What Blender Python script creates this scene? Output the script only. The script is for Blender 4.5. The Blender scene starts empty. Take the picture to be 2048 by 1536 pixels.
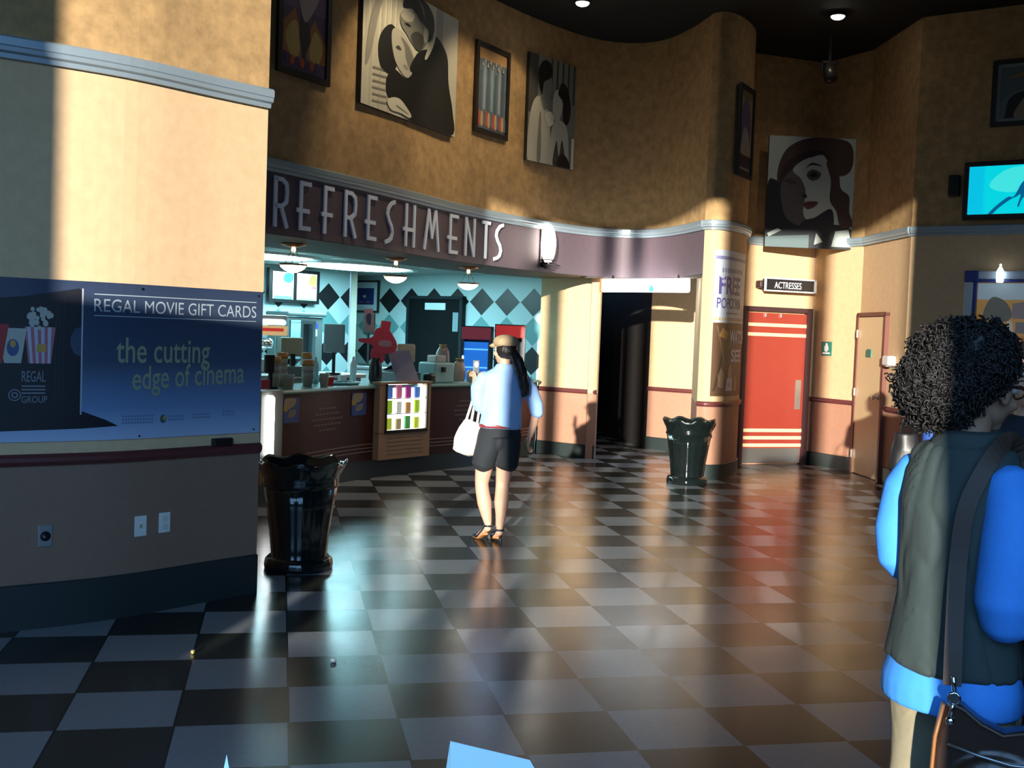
import bpy, bmesh, math, random
from mathutils import Vector, Matrix, noise
random.seed(7)
PI = math.pi
S = bpy.context.scene
COL = S.collection

# ------------------------------------------------------------------ camera
cd = bpy.data.cameras.new('camera'); cd.sensor_width = 36; cd.lens = 38.80; cd.clip_start = 0.05; cd.clip_end = 200
cam = bpy.data.objects.new('camera', cd); COL.objects.link(cam); S.camera = cam
r_, u_, f_ = (0.97825, -0.20406, 0.03716), (-0.02677, 0.05343, 0.99821), (0.20568, 0.97750, -0.04681)
cam.matrix_world = Matrix(((r_[0], u_[0], -f_[0], -0.0722), (r_[1], u_[1], -f_[1], -6.8857), (r_[2], u_[2], -f_[2], 1.6537), (0, 0, 0, 1)))
# ------------------------------------------------------------------ colour management
S.view_settings.view_transform = 'Standard'; S.view_settings.look = 'None'
S.view_settings.gamma = 1; S.view_settings.use_curve_mapping = False
S.view_settings.exposure = 0.0
# ------------------------------------------------------------------ sky and sun (low sun behind the camera, through the glass front)
wd = bpy.data.worlds.new('sky'); S.world = wd; wd.use_nodes = True
wn = wd.node_tree; bg = wn.nodes['Background']; bg.inputs[1].default_value = 4.8
_tc = wn.nodes.new('ShaderNodeTexCoord'); _sx = wn.nodes.new('ShaderNodeSeparateXYZ'); _mr = wn.nodes.new('ShaderNodeMapRange'); _cr = wn.nodes.new('ShaderNodeMix'); _cr.data_type = 'RGBA'
wn.links.new(_tc.outputs['Generated'], _sx.inputs[0]); wn.links.new(_sx.outputs[2], _mr.inputs[0]); _mr.inputs[1].default_value = -0.03; _mr.inputs[2].default_value = 0.05
wn.links.new(_mr.outputs[0], _cr.inputs[0]); _cr.inputs[6].default_value = (0.07, 0.085, 0.09, 1); _cr.inputs[7].default_value = (0.27, 0.56, 1.0, 1)   # ground below the horizon, blue sky above
wn.links.new(_cr.outputs[2], bg.inputs[0])
SUN_AZ, SUN_EL = 0.42, 0.14
sd = bpy.data.lights.new('sun', 'SUN'); sd.energy = 9.6; sd.angle = math.radians(0.6); sd.color = (1.0, 0.93, 0.80)
sun = bpy.data.objects.new('sun', sd); COL.objects.link(sun)
sdir = Vector((SUN_AZ, 1.0, -SUN_EL * math.hypot(SUN_AZ, 1.0)))
sun.rotation_euler = sdir.to_track_quat('-Z', 'Y').to_euler(); sun.location = (-4, -12, 5)
pd = bpy.data.lights.new('window_daylight', 'AREA'); pd.shape = 'RECTANGLE'; pd.size = 6.0; pd.size_y = 5.3
pd.cycles.is_portal = True
po = bpy.data.objects.new('window_daylight', pd); COL.objects.link(po); po.location = (-1.14, -7.6, 2.7); po.rotation_euler = (PI/2, 0, 0)

# ------------------------------------------------------------------ materials
MATS = {}
def mat(name, col, rough=0.6, metal=0.0, emit=None, es=1.0, var=0.0, vscale=20.0, spec=0.5, bump=0.0, coat=0.0, alpha=None, trans=0.0):
    if name in MATS: return MATS[name]
    m = bpy.data.materials.new(name); m.use_nodes = True; nt = m.node_tree; b = nt.nodes['Principled BSDF']
    b.inputs['Base Color'].default_value = (*col, 1); b.inputs['Roughness'].default_value = rough
    b.inputs['Metallic'].default_value = metal; b.inputs['Specular IOR Level'].default_value = spec
    b.inputs['Coat Weight'].default_value = coat; b.inputs['Coat Roughness'].default_value = 0.1
    b.inputs['Transmission Weight'].default_value = trans
    if emit: b.inputs['Emission Color'].default_value = (*emit, 1); b.inputs['Emission Strength'].default_value = es
    if var or bump:
        tc = nt.nodes.new('ShaderNodeTexCoord'); n = nt.nodes.new('ShaderNodeTexNoise')
        n.inputs['Scale'].default_value = vscale; n.inputs['Detail'].default_value = 5; n.inputs['Roughness'].default_value = 0.65
        nt.links.new(tc.outputs['Object'], n.inputs['Vector'])
        if var:
            mx = nt.nodes.new('ShaderNodeMix'); mx.data_type = 'RGBA'; cr = nt.nodes.new('ShaderNodeMapRange')
            cr.inputs[1].default_value = 0.3; cr.inputs[2].default_value = 0.7
            nt.links.new(n.outputs['Fac'], cr.inputs[0]); nt.links.new(cr.outputs[0], mx.inputs[0])
            mx.inputs[6].default_value = (*[c * (1 - var) for c in col], 1); mx.inputs[7].default_value = (*[min(1, c * (1 + var)) for c in col], 1)
            nt.links.new(mx.outputs[2], b.inputs['Base Color'])
        if bump:
            bp = nt.nodes.new('ShaderNodeBump'); bp.inputs['Strength'].default_value = bump; bp.inputs['Distance'].default_value = 0.01
            nt.links.new(n.outputs['Fac'], bp.inputs['Height']); nt.links.new(bp.outputs[0], b.inputs['Normal'])
    MATS[name] = m; return m

def flat(c, emit=0.0):
    k = 'ink_%02x%02x%02x_%d' % (*[int(max(0, min(1, x)) * 255) for x in c], int(emit * 10))
    return mat(k, c, 0.5, emit=(c if emit else None), es=emit)

M_upper = mat('sponged ochre wall', (0.40, 0.250, 0.110), 0.85, var=0.26, vscale=9, bump=0.25)
M_mid = mat('tan wall', (0.66, 0.455, 0.26), 0.8, var=0.07, vscale=14)
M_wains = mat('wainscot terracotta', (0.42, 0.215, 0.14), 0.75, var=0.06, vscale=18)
M_base = mat('vinyl base', (0.022, 0.032, 0.032), 0.45)
M_rail = mat('maroon rail', (0.12, 0.03, 0.03), 0.45)
M_trim = mat('silver blue trim', (0.32, 0.40, 0.46), 0.35, metal=0.35)
M_fascia = mat('plum fascia', (0.115, 0.08, 0.10), 0.6, var=0.08, vscale=30)
M_soffit = mat('soffit', (0.10, 0.075, 0.06), 0.7)
M_ceil = mat('black ceiling', (0.006, 0.007, 0.006), 0.9)
M_cream = mat('cream plaster', (0.62, 0.60, 0.50), 0.8)
M_black = mat('black satin', (0.012, 0.012, 0.014), 0.35)
M_frame = mat('black frame', (0.02, 0.016, 0.014), 0.4)
M_steel = mat('brushed steel', (0.45, 0.46, 0.46), 0.35, metal=0.9)
M_chrome = mat('chrome', (0.8, 0.8, 0.82), 0.12, metal=1.0)
M_white = mat('white plastic', (0.75, 0.76, 0.72), 0.4)
M_paper = mat('white paper', (0.82, 0.84, 0.86), 0.7)
M_beige = mat('beige plastic', (0.42, 0.36, 0.24), 0.5)
M_skin = mat('skin', (0.62, 0.37, 0.26), 0.5, var=0.04, vscale=30)
M_skin2 = mat('tanned skin', (0.36, 0.20, 0.125), 0.5, var=0.04, vscale=30)
M_hair = mat('black hair', (0.012, 0.009, 0.008), 0.5)
M_curl = mat('dark curly hair', (0.012, 0.010, 0.009), 0.55)
M_eye = mat('eye', (0.5, 0.5, 0.48), 0.2)

# ------------------------------------------------------------------ mesh helpers
class MB:
    def __init__(s): s.v = []; s.f = []; s.m = []; s.sm = []
    def add(s, vs, fs, mi=0, sm=False, X=None):
        o = len(s.v)
        s.v += [tuple(X @ Vector(v)) if X is not None else tuple(v) for v in vs]
        s.f += [tuple(o + i for i in f) for f in fs]; s.m += [mi] * len(fs); s.sm += [sm] * len(fs); return s
    def box(s, c, d, mi=0, X=None, bev=0.0):
        x, y, z = c; a, b, h = d[0] / 2, d[1] / 2, d[2] / 2
        if bev <= 0:
            vs = [(x + i * a, y + j * b, z + k * h) for i in (-1, 1) for j in (-1, 1) for k in (-1, 1)]
            return s.add(vs, [(0, 1, 3, 2), (4, 6, 7, 5), (0, 4, 5, 1), (2, 3, 7, 6), (0, 2, 6, 4), (1, 5, 7, 3)], mi, False, X)
        bm = bmesh.new(); bmesh.ops.create_cube(bm, size=1)
        for v in bm.verts: v.co = Vector((x + v.co.x * d[0], y + v.co.y * d[1], z + v.co.z * d[2]))
        bmesh.ops.bevel(bm, geom=bm.edges[:], offset=min(bev, min(d) * 0.45), segments=2, affect='EDGES', profile=0.5)
        bm.verts.index_update(); vs = [v.co[:] for v in bm.verts]; fs = [[v.index for v in f.verts] for f in bm.faces]; bm.free()
        return s.add(vs, fs, mi, False, X)
    def lathe(s, prof, c=(0, 0, 0), n=24, mi=0, sm=True, mod=None, X=None):
        vs = []; fs = []
        for j, (r, z) in enumerate(prof):
            for i in range(n):
                a = 2 * PI * i / n; rr, zz = (r, z) if mod is None else mod(r, z, a)
                vs.append((c[0] + rr * math.cos(a), c[1] + rr * math.sin(a), c[2] + zz))
        for j in range(len(prof) - 1):
            for i in range(n): fs.append((j * n + i, j * n + (i + 1) % n, (j + 1) * n + (i + 1) % n, (j + 1) * n + i))
        fs.append(tuple(range(n))[::-1]); fs.append(tuple((len(prof) - 1) * n + i for i in range(n)))
        return s.add(vs, fs, mi, sm, X)
    def loft(s, pts, rad, n=14, mi=0, up=(0, 0, 1), caps=True, X=None, sm=True):
        """elliptical tube; rad = list of (rx, ry) with rx along side axis, ry along the other"""
        P = [Vector(p) for p in pts]; vs = []; fs = []; upv = Vector(up)
        R = [(r, r) if not isinstance(r, (tuple, list)) else r for r in rad]
        side = None
        rings = []
        for i, p in enumerate(P):
            t = (P[min(i + 1, len(P) - 1)] - P[max(i - 1, 0)]).normalized()
            a = t.cross(upv)
            if a.length < 0.15: a = t.cross(Vector((0, 1, 0)) if abs(t.y) < .9 else Vector((1, 0, 0)))
            a.normalize()
            if side is not None and a.dot(side) < 0: a = -a
            side = a; b = a.cross(t).normalized(); rings.append((p, a, b, R[i]))
        if caps:
            (p, a, b, r) = rings[0]; t = (P[1] - P[0]).normalized(); k = min(r) * 0.5
            rings.insert(0, (p - t * k, a, b, (r[0] * 0.55, r[1] * 0.55)))
            (p, a, b, r) = rings[-1]; t = (P[-1] - P[-2]).normalized(); k = min(r) * 0.5
            rings.append((p + t * k, a, b, (r[0] * 0.55, r[1] * 0.55)))
        for p, a, b, r in rings:
            for i in range(n):
                th = 2 * PI * i / n; vs.append(p + a * (r[0] * math.cos(th)) + b * (r[1] * math.sin(th)))
        for j in range(len(rings) - 1):
            for i in range(n): fs.append((j * n + i, j * n + (i + 1) % n, (j + 1) * n + (i + 1) % n, (j + 1) * n + i))
        fs.append(tuple(range(n))[::-1]); fs.append(tuple((len(rings) - 1) * n + i for i in range(n)))
        return s.add(vs, fs, mi, sm, X)
    def rings(s, lst, n=20, mi=0, X=None, sm=True):
        """horizontal elliptical rings (cx, cy, z, rx, ry)"""
        vs = []; fs = []
        for (cx, cy, z, rx, ry) in lst:
            for i in range(n):
                th = 2 * PI * i / n; vs.append((cx + rx * math.cos(th), cy + ry * math.sin(th), z))
        for j in range(len(lst) - 1):
            for i in range(n): fs.append((j * n + i, j * n + (i + 1) % n, (j + 1) * n + (i + 1) % n, (j + 1) * n + i))
        fs.append(tuple(range(n))[::-1]); fs.append(tuple((len(lst) - 1) * n + i for i in range(n)))
        return s.add(vs, fs, mi, sm, X)
    def ell(s, c, r, n=16, m=10, mi=0, X=None):
        vs = [(c[0], c[1], c[2] - r[2])]; fs = []
        for j in range(1, m):
            ph = -PI / 2 + PI * j / m
            for i in range(n):
                a = 2 * PI * i / n
                vs.append((c[0] + r[0] * math.cos(ph) * math.cos(a), c[1] + r[1] * math.cos(ph) * math.sin(a), c[2] + r[2] * math.sin(ph)))
        vs.append((c[0], c[1], c[2] + r[2])); T = len(vs) - 1
        for i in range(n): fs.append((0, 1 + (i + 1) % n, 1 + i)); fs.append((T, 1 + (m - 2) * n + i, 1 + (m - 2) * n + (i + 1) % n))
        for j in range(m - 2):
            for i in range(n): fs.append((1 + j * n + i, 1 + j * n + (i + 1) % n, 1 + (j + 1) * n + (i + 1) % n, 1 + (j + 1) * n + i))
        return s.add(vs, fs, mi, True, X)
    def prism(s, poly, y0, y1, mi=0, X=None, sm=False):
        """polygon in (x,z), extruded y0..y1"""
        n = len(poly); vs = [(x, y0, z) for x, z in poly] + [(x, y1, z) for x, z in poly]
        fs = [tuple(range(n)), tuple(range(2 * n - 1, n - 1, -1))] + [(i, i + n, (i + 1) % n + n, (i + 1) % n) for i in range(n)]
        return s.add(vs, fs, mi, sm, X)
    def face(s, poly, y, mi=0):
        return s.add([(x, y, z) for x, z in poly], [tuple(range(len(poly)))], mi)
    def build(s, name, mats, parent=None, loc=(0, 0, 0), rz=0.0, off=None, fix=True):
        me = bpy.data.meshes.new(name)
        v = s.v if off is None else [(a - off[0], b - off[1], c - off[2]) for a, b, c in s.v]
        me.from_pydata(v, [], s.f)
        for mm in (mats if isinstance(mats, (list, tuple)) else [mats]): me.materials.append(mm)
        me.polygons.foreach_set('material_index', s.m); me.polygons.foreach_set('use_smooth', s.sm)
        if fix:
            bm = bmesh.new(); bm.from_mesh(me); bmesh.ops.recalc_face_normals(bm, faces=bm.faces[:]); bm.to_mesh(me); bm.free()
        me.update()
        o = bpy.data.objects.new(name, me); COL.objects.link(o); o.location = loc; o.rotation_euler = (0, 0, rz)
        if parent: o.parent = parent
        return o

def tag(o, label, cat=None, group=None, kind=None):
    if label: o['label'] = label
    if cat: o['category'] = cat
    if group: o['group'] = group
    if kind: o['kind'] = kind
    return o
def thing(name, label, cat, loc=(0, 0, 0), rz=0.0, group=None):
    o = bpy.data.objects.new(name, None); o.empty_display_size = 0.1; COL.objects.link(o)
    o.location = loc; o.rotation_euler = (0, 0, rz); return tag(o, label, cat, group)
def struct(mb, name, mats, off=None, loc=(0, 0, 0), fix=True):
    o = mb.build(name, mats, loc=(off if off is not None else loc), off=off, fix=fix); o['kind'] = 'structure'; return o
def dup(root, loc, rz=None, label=None):
    r = root.copy(); COL.objects.link(r); r.location = loc
    if rz is not None: r.rotation_euler = (0, 0, rz)
    if label: r['label'] = label
    for ch in list(root.children):
        c = ch.copy(); COL.objects.link(c); c.parent = r
        for g in list(ch.children):
            d = g.copy(); COL.objects.link(d); d.parent = c
    return r
def remesh(mb, voxel, it=4, disp=None):
    me = bpy.data.meshes.new('tmp'); me.from_pydata(mb.v, [], mb.f)
    bm = bmesh.new(); bm.from_mesh(me); bmesh.ops.recalc_face_normals(bm, faces=bm.faces[:]); bm.to_mesh(me); bm.free()
    o = bpy.data.objects.new('tmp', me); COL.objects.link(o)
    r = o.modifiers.new('r', 'REMESH'); r.mode = 'VOXEL'; r.voxel_size = voxel; r.use_smooth_shade = True
    s = o.modifiers.new('s', 'SMOOTH'); s.factor = 0.6; s.iterations = it
    dg = bpy.context.evaluated_depsgraph_get(); dg.update()
    out = bpy.data.meshes.new_from_object(o.evaluated_get(dg))
    bpy.data.objects.remove(o); bpy.data.meshes.remove(me)
    if disp:
        for v in out.vertices: v.co += v.normal * disp(v.co)
    out.polygons.foreach_set('use_smooth', [True] * len(out.polygons))
    return out
def meshobj(me, name, mats, parent=None, loc=(0, 0, 0), rz=0.0):
    me.name = name; me.materials.clear()
    for mm in (mats if isinstance(mats, (list, tuple)) else [mats]): me.materials.append(mm)
    o = bpy.data.objects.new(name, me); COL.objects.link(o); o.location = loc; o.rotation_euler = (0, 0, rz)
    if parent: o.parent = parent
    return o

def catmull(P, n=8, closed=False):
    P = [Vector((*p, 0)) if len(p) == 2 else Vector(p) for p in P]; out = []
    if closed: Q = [P[-1]] + P + [P[0], P[1]]
    else: Q = [2 * P[0] - P[1]] + P + [2 * P[-1] - P[-2]]
    for i in range(1, len(Q) - 2):
        a, b, c, d = Q[i - 1:i + 3]
        for k in range(n):
            t = k / n; out.append(0.5 * ((2 * b) + (c - a) * t + (2 * a - 5 * b + 4 * c - d) * t * t + (3 * b - a - 3 * c + d) * t ** 3))
    if not closed: out.append(P[-1])
    return out
class Poly:
    def __init__(s, P, n=8):
        s.p = [(v.x, v.y) for v in catmull(P, n)] if n > 1 else [tuple(p) for p in P]
        s.s = [0]
        for a, b in zip(s.p, s.p[1:]): s.s.append(s.s[-1] + math.hypot(b[0] - a[0], b[1] - a[1]))
        s.L = s.s[-1]
        s.n = []
        for i in range(len(s.p)):
            a = s.p[max(i - 1, 0)]; b = s.p[min(i + 1, len(s.p) - 1)]; l = math.hypot(b[0] - a[0], b[1] - a[1])
            s.n.append(((b[1] - a[1]) / l, -(b[0] - a[0]) / l))
    def at(s, q):
        q = max(-0.5, min(s.L + 0.5, q))
        i = 0
        while i < len(s.s) - 2 and s.s[i + 1] < q: i += 1
        t = (q - s.s[i]) / (s.s[i + 1] - s.s[i])
        a, b = s.p[i], s.p[i + 1]; P = (a[0] + (b[0] - a[0]) * t, a[1] + (b[1] - a[1]) * t)
        t2 = max(0, min(1, t)); n = (s.n[i][0] * (1 - t2) + s.n[i + 1][0] * t2, s.n[i][1] * (1 - t2) + s.n[i + 1][1] * t2)
        l = math.hypot(*n); return P, (n[0] / l, n[1] / l)
    def w(s, q, z, n=0.0):
        P, N = s.at(q); return (P[0] + N[0] * n, P[1] + N[1] * n, z)
    def frame(s, q, z, n=0.0):
        P, N = s.at(q); return (P[0] + N[0] * n, P[1] + N[1] * n, z), math.atan2(N[0], -N[1])
    def chord(s, s0, s1, z, n=0.0):
        a, b = s.at(s0)[0], s.at(s1)[0]; l = math.hypot(b[0] - a[0], b[1] - a[1]); t = ((b[0] - a[0]) / l, (b[1] - a[1]) / l)
        return ((a[0] + b[0]) / 2 + t[1] * n, (a[1] + b[1]) / 2 - t[0] * n, z), math.atan2(t[1], t[0]), l
def sweep(mb, poly, prof, s0=0, s1=None, mi=0, midx=None):
    """profile = closed loop of (n, z); swept along the wall polyline"""
    s1 = poly.L if s1 is None else s1
    qs = [s0] + [q for q in poly.s if s0 + 1e-4 < q < s1 - 1e-4] + [s1]
    vs = []; fs = []; k = len(prof)
    for q in qs:
        P, N = poly.at(q)
        for (n, z) in prof: vs.append((P[0] + N[0] * n, P[1] + N[1] * n, z))
    base = len(mb.f)
    for j in range(len(qs) - 1):
        for i in range(k):
            fs.append((j * k + i, j * k + (i + 1) % k, (j + 1) * k + (i + 1) % k, (j + 1) * k + i))
    fs.append(tuple(range(k))); fs.append(tuple((len(qs) - 1) * k + i for i in range(k))[::-1])
    mb.add(vs, fs, mi)
    if midx:
        for j in range(len(qs) - 1):
            for i in range(k): mb.m[base + j * k + i] = midx[i]
def wall(name, poly, levels, mats, th=0.15, s0=0, s1=None):
    """levels: z0..zn ; mats one per band on the room side"""
    mb = MB()
    for i in range(len(levels) - 1): sweep(mb, poly, [(0, levels[i]), (0, levels[i + 1]), (-th, levels[i + 1]), (-th, levels[i])], s0, s1, i)
    return struct(mb, name, mats)
def strip(name, poly, n0, n1, z0, z1, m, s0=0, s1=None, shape='box'):
    mb = MB()
    if shape == 'crown':
        h = z1 - z0; prof = [(n0, z0), (n1 * .45, z0), (n1 * .5, z0 + .22 * h), (n1 * .85, z0 + .3 * h), (n1 * .9, z0 + .5 * h), (n1, z0 + .55 * h), (n1, z1 - .1 * h), (n1 * .8, z1), (n0, z1)]
    elif shape == 'rail':
        h = z1 - z0; prof = [(n0, z0), (n1 * .6, z0), (n1, z0 + .35 * h), (n1, z0 + .7 * h), (n1 * .5, z1), (n0, z1)]
    else: prof = [(n0, z0), (n1, z0), (n1, z1 - 0.006), (n1 - 0.006, z1), (n0, z1)]
    sweep(mb, poly, prof, s0, s1)
    return struct(mb, name, m)

def text2d(txt, font_off=0.0):
    """glyph faces of the built-in font, normalised to height 1 (cap), returns verts, faces, width"""
    cu = bpy.data.curves.new('t', 'FONT'); cu.body = txt; cu.fill_mode = 'FRONT'; cu.offset = font_off; cu.resolution_u = 4
    o = bpy.data.objects.new('t', cu); COL.objects.link(o); dg = bpy.context.evaluated_depsgraph_get(); dg.update()
    me = bpy.data.meshes.new_from_object(o.evaluated_get(dg)); bpy.data.objects.remove(o); bpy.data.curves.remove(cu)
    vs = [(v.co.x, v.co.y) for v in me.vertices]; fs = [tuple(p.vertices) for p in me.polygons]; bpy.data.meshes.remove(me)
    x0 = min(v[0] for v in vs); x1 = max(v[0] for v in vs); y0 = min(v[1] for v in vs); y1 = max(v[1] for v in vs)
    return [(v[0] - x0, v[1]) for v in vs], fs, x1 - x0, y0, y1
def put_text(mb, txt, x0, x1, z0, h, y=0.0, mi=0, fn=None, off=0.0, skew=0.0):
    """text stretched to x0..x1, baseline z0, cap height h ; fn maps (x,z) to a world point"""
    vs, fs, w, a, b = text2d(txt, off); cap = 0.69
    pts = []
    for (x, yy) in vs:
        X = x0 + x / w * (x1 - x0); Z = z0 + yy / cap * h + skew * (X - x0)
        pts.append(fn(X, Z) if fn else (X, y, Z))
    mb.add(pts, fs, mi)

def spline(P, n=6): return [(v.x, v.y) for v in catmull(P, n, closed=True)]
def picture(parent, name, w, h, z0, y, shapes, bgc, rough=0.5, fn=None, label=None, emit=0.0):
    """flat printed picture: shapes = list of (colour, points in 0..1, smooth) stacked in order"""
    mb = MB(); cols = [bgc]; mb.face([(-w / 2, z0), (w / 2, z0), (w / 2, z0 + h), (-w / 2, z0 + h)], y, 0)
    for k, (c, pts, smt) in enumerate(shapes):
        if c not in cols: cols.append(c)
        q = spline(pts) if smt else pts
        q = [(min(1, max(0, a)), min(1, max(0, b))) for a, b in q]
        mb.face([(-w / 2 + a * w, z0 + b * h) for a, b in q], y - 0.0004 * (k + 1), cols.index(c))
    mats = []
    for c in cols:
        mats.append(mat('print_%02x%02x%02x_%d' % (*[int(x * 255) for x in c], int(emit * 10)), c, rough, emit=(c if emit else None), es=emit))
    o = mb.build(name, mats, parent, fix=False)
    # make every face look at the viewer (-y)
    me = o.data; bm = bmesh.new(); bm.from_mesh(me)
    for f in bm.faces:
        if f.normal.y > 0: f.normal_flip()
    bm.to_mesh(me); bm.free()
    if label: o['label'] = label
    return o
def rectp(a, b, c, d): return [(a, b), (c, b), (c, d), (a, d)]

# ------------------------------------------------------------------ plan of the walls (left to right as seen from the hall)
LPp = Poly([(-4.2, -.75), (-3.4, -1.0), (-2.6, -1.08), (-1.95, -.98), (-1.46, -.81), (-.93, -.57), (-.47, -.22), (-.185, -.01)])
Wp = Poly([(-.95, 1.9), (-.18, 2.8), (0.52, 3.6), (1.07, 4.3), (1.7, 5.15), (2.42, 5.95), (3.18, 6.6), (3.8, 6.98), (4.3, 7.0), (4.62, 6.7), (4.74, 6.1), (4.76, 5.42)])
Dp = Poly([(4.76, 5.42), (4.84, 5.33), (5.0, 5.36), (5.25, 5.58), (5.5, 5.92), (5.66, 6.3), (5.74, 6.7), (5.76, 6.95)], 6)
Ep = Poly([(5.76, 6.9), (7.03, 7.08)], 1)
F1p = Poly([(7.03, 7.08), (7.28, 6.25)], 1)
F2p = Poly([(7.28, 6.25), (7.06, 4.8)], 1)
Gp = Poly([(7.06, 4.8), (7.9, 3.9), (8.8, 2.95)], 1)
Bp = Poly([(3.42, 7.97), (3.75, 7.6), (4.07, 7.29)])
Cp = Poly([(5.29, 8.75), (5.58, 8.40), (5.9, 8.12), (6.4, 7.8)])
CTp = Poly([(-.62, 3.0), (-.2, 3.62), (.14, 4.1), (.6, 4.82), (.94, 5.22), (1.38, 5.62), (1.87, 6.01), (2.38, 6.49), (2.9, 7.1), (3.37, 7.8)])
BL = Poly([(-1.9, 8.3), (-.6, 9.5), (.98, 11.0)], 1)
BR = Poly([(1.06, 12.42), (3.75, 8.85), (4.0, 8.52)], 1)
ZC = 5.45
LV = [0, .88, 2.99, ZC]; LM = [M_wains, M_mid, M_upper]

_so = [0, .101, .308, .57, .901, 1.246, 1.559, 6]; _sn = [.60, .722, .974, 1.303, 1.782, 2.283, 2.667, 7.108]
def cs(q):
    for i in range(len(_so) - 1):
        if q <= _so[i + 1]: return _sn[i] + (q - _so[i]) / (_so[i + 1] - _so[i]) * (_sn[i + 1] - _sn[i])
    return q + 1.108
# floor -----------------------------------------------------------
def floor_material():
    m = bpy.data.materials.new('checker tiles'); m.use_nodes = True; nt = m.node_tree; N = nt.nodes; Lk = nt.links; b = N['Principled BSDF']
    tc = N.new('ShaderNodeTexCoord'); sp = N.new('ShaderNodeSeparateXYZ'); Lk.new(tc.outputs['Object'], sp.inputs[0])
    def mth(op, a, bb=None, c=None):
        n = N.new('ShaderNodeMath'); n.operation = op
        for i, x in enumerate((a, bb, c)):
            if x is None: continue
            if isinstance(x, (int, float)): n.inputs[i].default_value = x
            else: Lk.new(x, n.inputs[i])
        return n.outputs[0]
    T = 0.4572
    u = mth('DIVIDE', sp.outputs[0], T); v = mth('DIVIDE', sp.outputs[1], T)
    par = mth('MODULO', mth('ADD', mth('ADD', mth('FLOOR', u), mth('FLOOR', v)), 1000), 2)
    gu = mth('ABSOLUTE', mth('SUBTRACT', mth('FRACT', mth('ADD', u, .5)), .5))
    gv = mth('ABSOLUTE', mth('SUBTRACT', mth('FRACT', mth('ADD', v, .5)), .5))
    g = mth('MAXIMUM', mth('LESS_THAN', gu, 0.011), mth('LESS_THAN', gv, 0.003))
    nz = N.new('ShaderNodeTexNoise'); nz.inputs['Scale'].default_value = 40; nz.inputs['Detail'].default_value = 4; Lk.new(tc.outputs['Object'], nz.inputs['Vector'])
    mx = N.new('ShaderNodeMix'); mx.data_type = 'RGBA'; Lk.new(par, mx.inputs[0])
    mx.inputs[6].default_value = (0.030, 0.033, 0.028, 1); mx.inputs[7].default_value = (0.27, 0.30, 0.33, 1)
    m3 = N.new('ShaderNodeMix'); m3.data_type = 'RGBA'; m3.blend_type = 'MULTIPLY'; m3.inputs[0].default_value = 0.25
    Lk.new(mx.outputs[2], m3.inputs[6]); Lk.new(nz.outputs['Color'], m3.inputs[7])
    m2 = N.new('ShaderNodeMix'); m2.data_type = 'RGBA'; Lk.new(g, m2.inputs[0]); Lk.new(m3.outputs[2], m2.inputs[6]); m2.inputs[7].default_value = (.008, .010, .012, 1)
    Lk.new(m2.outputs[2], b.inputs['Base Color'])
    n2 = N.new('ShaderNodeTexNoise'); n2.inputs['Scale'].default_value = 3; Lk.new(tc.outputs['Object'], n2.inputs['Vector'])
    Lk.new(mth('ADD', mth('MULTIPLY', n2.outputs['Fac'], .10), .19), b.inputs['Roughness']); b.inputs['Specular IOR Level'].default_value = .6
    bp = N.new('ShaderNodeBump'); bp.inputs['Strength'].default_value = .35; bp.inputs['Distance'].default_value = .004
    Lk.new(mth('SUBTRACT', 1.0, g), bp.inputs['Height']); Lk.new(bp.outputs[0], b.inputs['Normal'])
    return m
mb = MB(); mb.box((2.5, 3.0, -0.05), (17, 23, 0.1)); struct(mb, 'floor', floor_material())
mb = MB(); mb.box((2.5, -0.6, ZC + .06), (17, 15.4, 0.12)); struct(mb, 'ceiling', M_ceil)

# walls of the hall ------------------------------------------------
LM2 = [mat('shade-darkened wainscot', (0.26, 0.155, 0.105), 0.8, var=0.06, vscale=18), M_mid, M_upper]  # wainscot darkened: the left wall's shade is put into its colour
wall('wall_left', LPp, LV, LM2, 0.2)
rt = Poly([(-.185, -.01), (-.36, .28), (-.95, 1.9)], 1)
wall('wall_left_return', Poly([(-.20, -.0), (-.42, .30), (-1.0, 1.9)], 1), LV, LM, 0.12)
wall('wall_refreshment_front', Wp, [2.42, 2.99, ZC], [M_fascia, M_upper], 0.16)
# pillar with the popcorn posters
mb = MB(); pd_pts = [Dp.at(q)[0] for q in Dp.s] + [(5.3, 7.0)]
for i, (z0, z1) in enumerate(((0, .88), (.88, 2.99), (2.99, ZC))):
    n = len(pd_pts); vs = [(x, y, z0) for x, y in pd_pts] + [(x, y, z1) for x, y in pd_pts]
    mb.add(vs, [(k, (k + 1) % n, (k + 1) % n + n, k + n) for k in range(n)] + ([tuple(range(n))] if i == 0 else []) + ([tuple(range(n, 2 * n))] if i == 2 else []), i)
struct(mb, 'wall_pillar', LM)
wall('wall_restroom', Ep, LV, LM, 0.15)
wall('wall_restroom_side', F1p, LV, LM, 0.15)
wall('wall_right', F2p, LV, LM, 0.15)
wall('wall_television', Gp, LV, LM, 0.15)
wall('wall_corridor_left', Bp, [0, .88, 2.44], [M_wains, M_mid], 0.04)
wall('wall_corridor_left_return', Poly([(4.07, 7.29), (4.25, 8.3), (4.2, 12.5)], 1), [0, .88, 2.44], [M_wains, M_mid], 0.12)
wall('wall_corridor_right', Cp, [0, .88, 2.62], [M_wains, M_mid], 0.12)
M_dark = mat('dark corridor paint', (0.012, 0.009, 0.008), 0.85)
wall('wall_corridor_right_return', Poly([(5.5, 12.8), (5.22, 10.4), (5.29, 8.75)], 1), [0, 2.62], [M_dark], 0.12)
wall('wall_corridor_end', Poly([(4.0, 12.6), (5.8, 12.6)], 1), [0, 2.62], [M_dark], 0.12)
mb = MB(); mb.box((5.15, 10.1, 2.66), (2.2, 5.5, .08)); struct(mb, 'ceiling_corridor', M_dark)
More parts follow.
